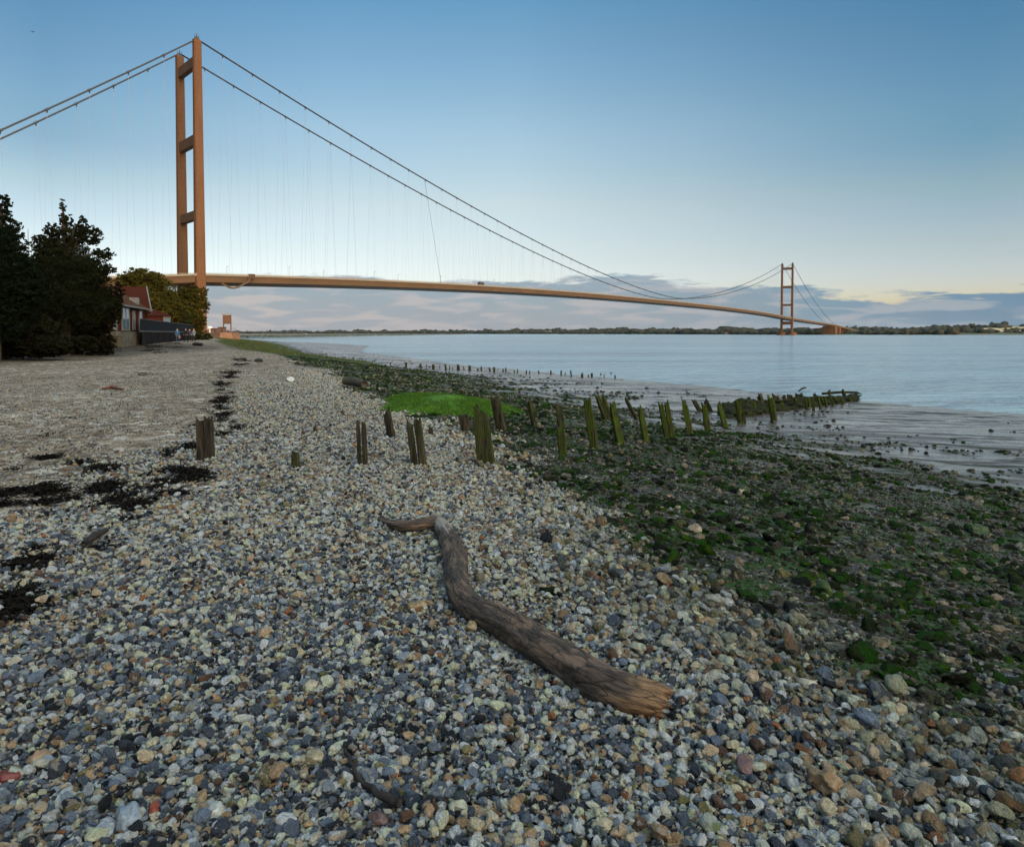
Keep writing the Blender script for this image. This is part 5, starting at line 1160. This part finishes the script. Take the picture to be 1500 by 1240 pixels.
# ------------------------------------------------------------------ people
def person(px, py, hpx, Y, label, coat, legs, seed, hair=(.03, .02, .015), facing=0.0, hold=None, child=False):
    P = at_depth(px, py, Y); g_ = hz(P[0], Y); Hh = 1.74; rr = random.Random(seed)
    e = empty('person', (P[0], Y, g_), facing); bm = bmesh.new(); sl = bm.verts.layers.skin.verify()
    J = {'pel': (0, 0, .92, .15), 'che': (0, .01, 1.28, .17), 'neck': (0, .01, 1.47, .07), 'head': (0, -.01, 1.60, .095), 'crn': (0, 0, 1.70, .07)}
    for s_, n in ((-1, 'l'), (1, 'r')):
        J.update({'hip'+n: (s_*.10, 0, .86, .11), 'kne'+n: (s_*.12, -.05-s_*.04, .48, .075), 'ank'+n: (s_*.12, .02+s_*.12, .08, .05), 'toe'+n: (s_*.13, -.14+s_*.12, .04, .04), 'sho'+n: (s_*.19, .01, 1.40, .075), 'elb'+n: (s_*.25, .02, 1.12, .055), 'wri'+n: (s_*.20, -.16, .95, .035), 'han'+n: (s_*.19, -.22, .90, .035)})
    E = [('pel', 'che'), ('che', 'neck'), ('neck', 'head'), ('head', 'crn')]
    for n in 'lr': E += [('pel', 'hip'+n), ('hip'+n, 'kne'+n), ('kne'+n, 'ank'+n), ('ank'+n, 'toe'+n), ('che', 'sho'+n), ('sho'+n, 'elb'+n), ('elb'+n, 'wri'+n), ('wri'+n, 'han'+n)]
    vv = {}
    for k, (x, y, z, r) in J.items(): v = bm.verts.new((x, y, z)); v[sl].radius = (r, r*.85); vv[k] = v; v[sl].use_root = (k == 'pel')
    for a, b in E: bm.edges.new((vv[a], vv[b]))
    me = bpy.data.meshes.new('body'); bm.to_mesh(me); bm.free(); o = bpy.data.objects.new('body', me); link(o, e)
    o.modifiers.new('skin', 'SKIN'); sb = o.modifiers.new('sub', 'SUBSURF'); sb.levels = 2; sb.render_levels = 2
    bpy.context.view_layer.update(); dg = bpy.context.evaluated_depsgraph_get(); me2 = bpy.data.meshes.new_from_object(o.evaluated_get(dg)); o.modifiers.clear(); o.data = me2
    for m in (coat, legs, M['skin']): me2.materials.append(m)
    for p in me2.polygons:
        c = p.center; p.material_index = 2 if c.z > 1.47 or (c.z < 1.0 and c.y < -.17 and c.z > .8) else (0 if c.z > (.84 if abs(c.x) < .3 else 0) else 1); p.use_smooth = True
    V0, F0 = ico(3); Vh = V0*np.array([.105, .115, .12])+np.array([0, .012, 1.655]); kp = [f for f in F0 if not (V0[f][:, 1].mean() < -.25 and V0[f][:, 2].mean() < .35)]
    mesh_np('hair', Vh, kp, simple('hair', hair), e, True)
    for s_ in (-1, 1): pass
    tag(e, label, 'person', 'walkers on the beach'); return e
M['skin'] = simple('skin', (.45, .27, .2), (.4, .24, .17))
cl_ = lambda n, c: simple(n, c, tuple(x*.75 for x in c), 8)
def pY(py): return 1.6*F/(py-488.3)
person(260, 507, 23, 88, 'walker in a long blue coat and jeans standing apart on the left', cl_('blue_coat', (.03, .11, .19)), cl_('blue_jeans', (.03, .08, .13)), 1, facing=.6)
person(272.5, 507.5, 21, 87, 'walker dressed all in black in the middle of the group', cl_('black_coat', (.012, .01, .014)), cl_('black_trousers', (.010, .010, .012)), 2, facing=-.5)
person(278, 505, 19, 93, 'walker in a dark plum jacket half hidden behind the one in black', cl_('plum_jacket', (.05, .03, .045)), cl_('charcoal_trousers', (.015, .014, .016)), 3, facing=.2)
person(284, 505, 18, 92, 'walker in a grey top and dark trousers on the right of the group', cl_('grey_top', (.20, .20, .22)), cl_('dark_trousers', (.015, .015, .02)), 4, facing=-.2, hair=(.2, .13, .07))
mbg = MB(); P = at_depth(262.5, 494, 87.4); mbg.tube([(P[0], P[1], P[2]-.25), (P[0]+.02, P[1], P[2]), (P[0], P[1], P[2]+.22)], [.12, .17, .10], 8)
tag(mbg.build('bag', cl_('pink_bag', (.45, .2, .17)), loc=tuple(P), smooth=True), 'pinkish bag held in front of the walker in blue', 'bag')

# ------------------------------------------------------------------ birds, buoy, boat
def bird(px, py, Y, span, label):
    P = at_depth(px, py, Y); e = empty('gull', tuple(P)); mb = MB(); mb.tube([(0, -span*.28, 0), (0, -span*.1, 0), (0, span*.12, 0), (0, span*.25, .01)], [.02*span, .07*span, .06*span, .02*span], 8); mb.build('body', M['dark'], e, True)
    for s_ in (-1, 1): mb = MB(); mb.add([(0, -.06*span, .02), (s_*.25*span, -.09*span, .12*span), (s_*.5*span, .02*span, .02*span), (s_*.25*span, .05*span, .11*span), (0, .06*span, .02), (s_*.25*span, -.02*span, .13*span)], [(0, 1, 5), (1, 2, 5), (5, 2, 3), (5, 3, 4), (0, 5, 4)]); mb.build('wing', M['dark'], e)
    tag(e, label, 'bird')
bird(48, 47, 170, 1.3, 'dark gull high in the sky at the upper left'); bird(440, 131, 260, 1.0, 'distant bird just above the near main cable')
P = at_depth(1440, 488, 1500); b = empty('buoy', (P[0], 1500, 0)); mb = MB(); mb.tube([(0, 0, -.5), (0, 0, .4), (0, 0, 1.4)], [1.6, 1.9, 1.2], 12); mb.build('float', simple('red_paint', (.5, .08, .04)), b); mb = MB(); mb.tube([(0, 0, 1.3), (0, 0, 4.2), (0, 0, 4.6)], [.6, .35, .6], 8); mb.build('tower', simple('red_paint2', (.5, .09, .05)), b); tag(b, 'small red buoy on the water towards the right edge', 'buoy')
P = at_depth(449, 490, 1400); b = empty('boat', (P[0], 1400, 0)); mb = MB(); mb.prism([(-4, -1.2, 0), (4, -1.2, 0), (5.5, 0, 0), (4, 1.2, 0), (-4, 1.2, 0)], [(-4.4, -1.5, 1.4), (4.6, -1.5, 1.5), (6.6, 0, 1.9), (4.6, 1.5, 1.5), (-4.4, 1.5, 1.4)]); mb.build('hull', simple('green_hull', (.05, .16, .10)), b); mb = MB(); mb.box((-1.2, 0, 2.2), (3, 2, 1.6)); mb.build('cabin', M['white'], b); tag(b, 'tiny green boat far out on the water right of the revetment', 'boat')
#HAZE
def haze():
    mb = MB(); mb.box((0, 0, 98), (24600, 24600, 206)); t = NT('river_haze'); v = t.n('ShaderNodeVolumePrincipled'); v.inputs['Color'].default_value = (.80, .86, .93, 1); v.inputs['Density'].default_value = 1.0e-5; v.inputs['Anisotropy'].default_value = .2
    t.l(v.outputs[0], t.out.inputs['Volume']); o = mb.build('haze', t.m); tag(o, 'thin evening haze over the estuary', 'haze', kind='stuff')
haze()
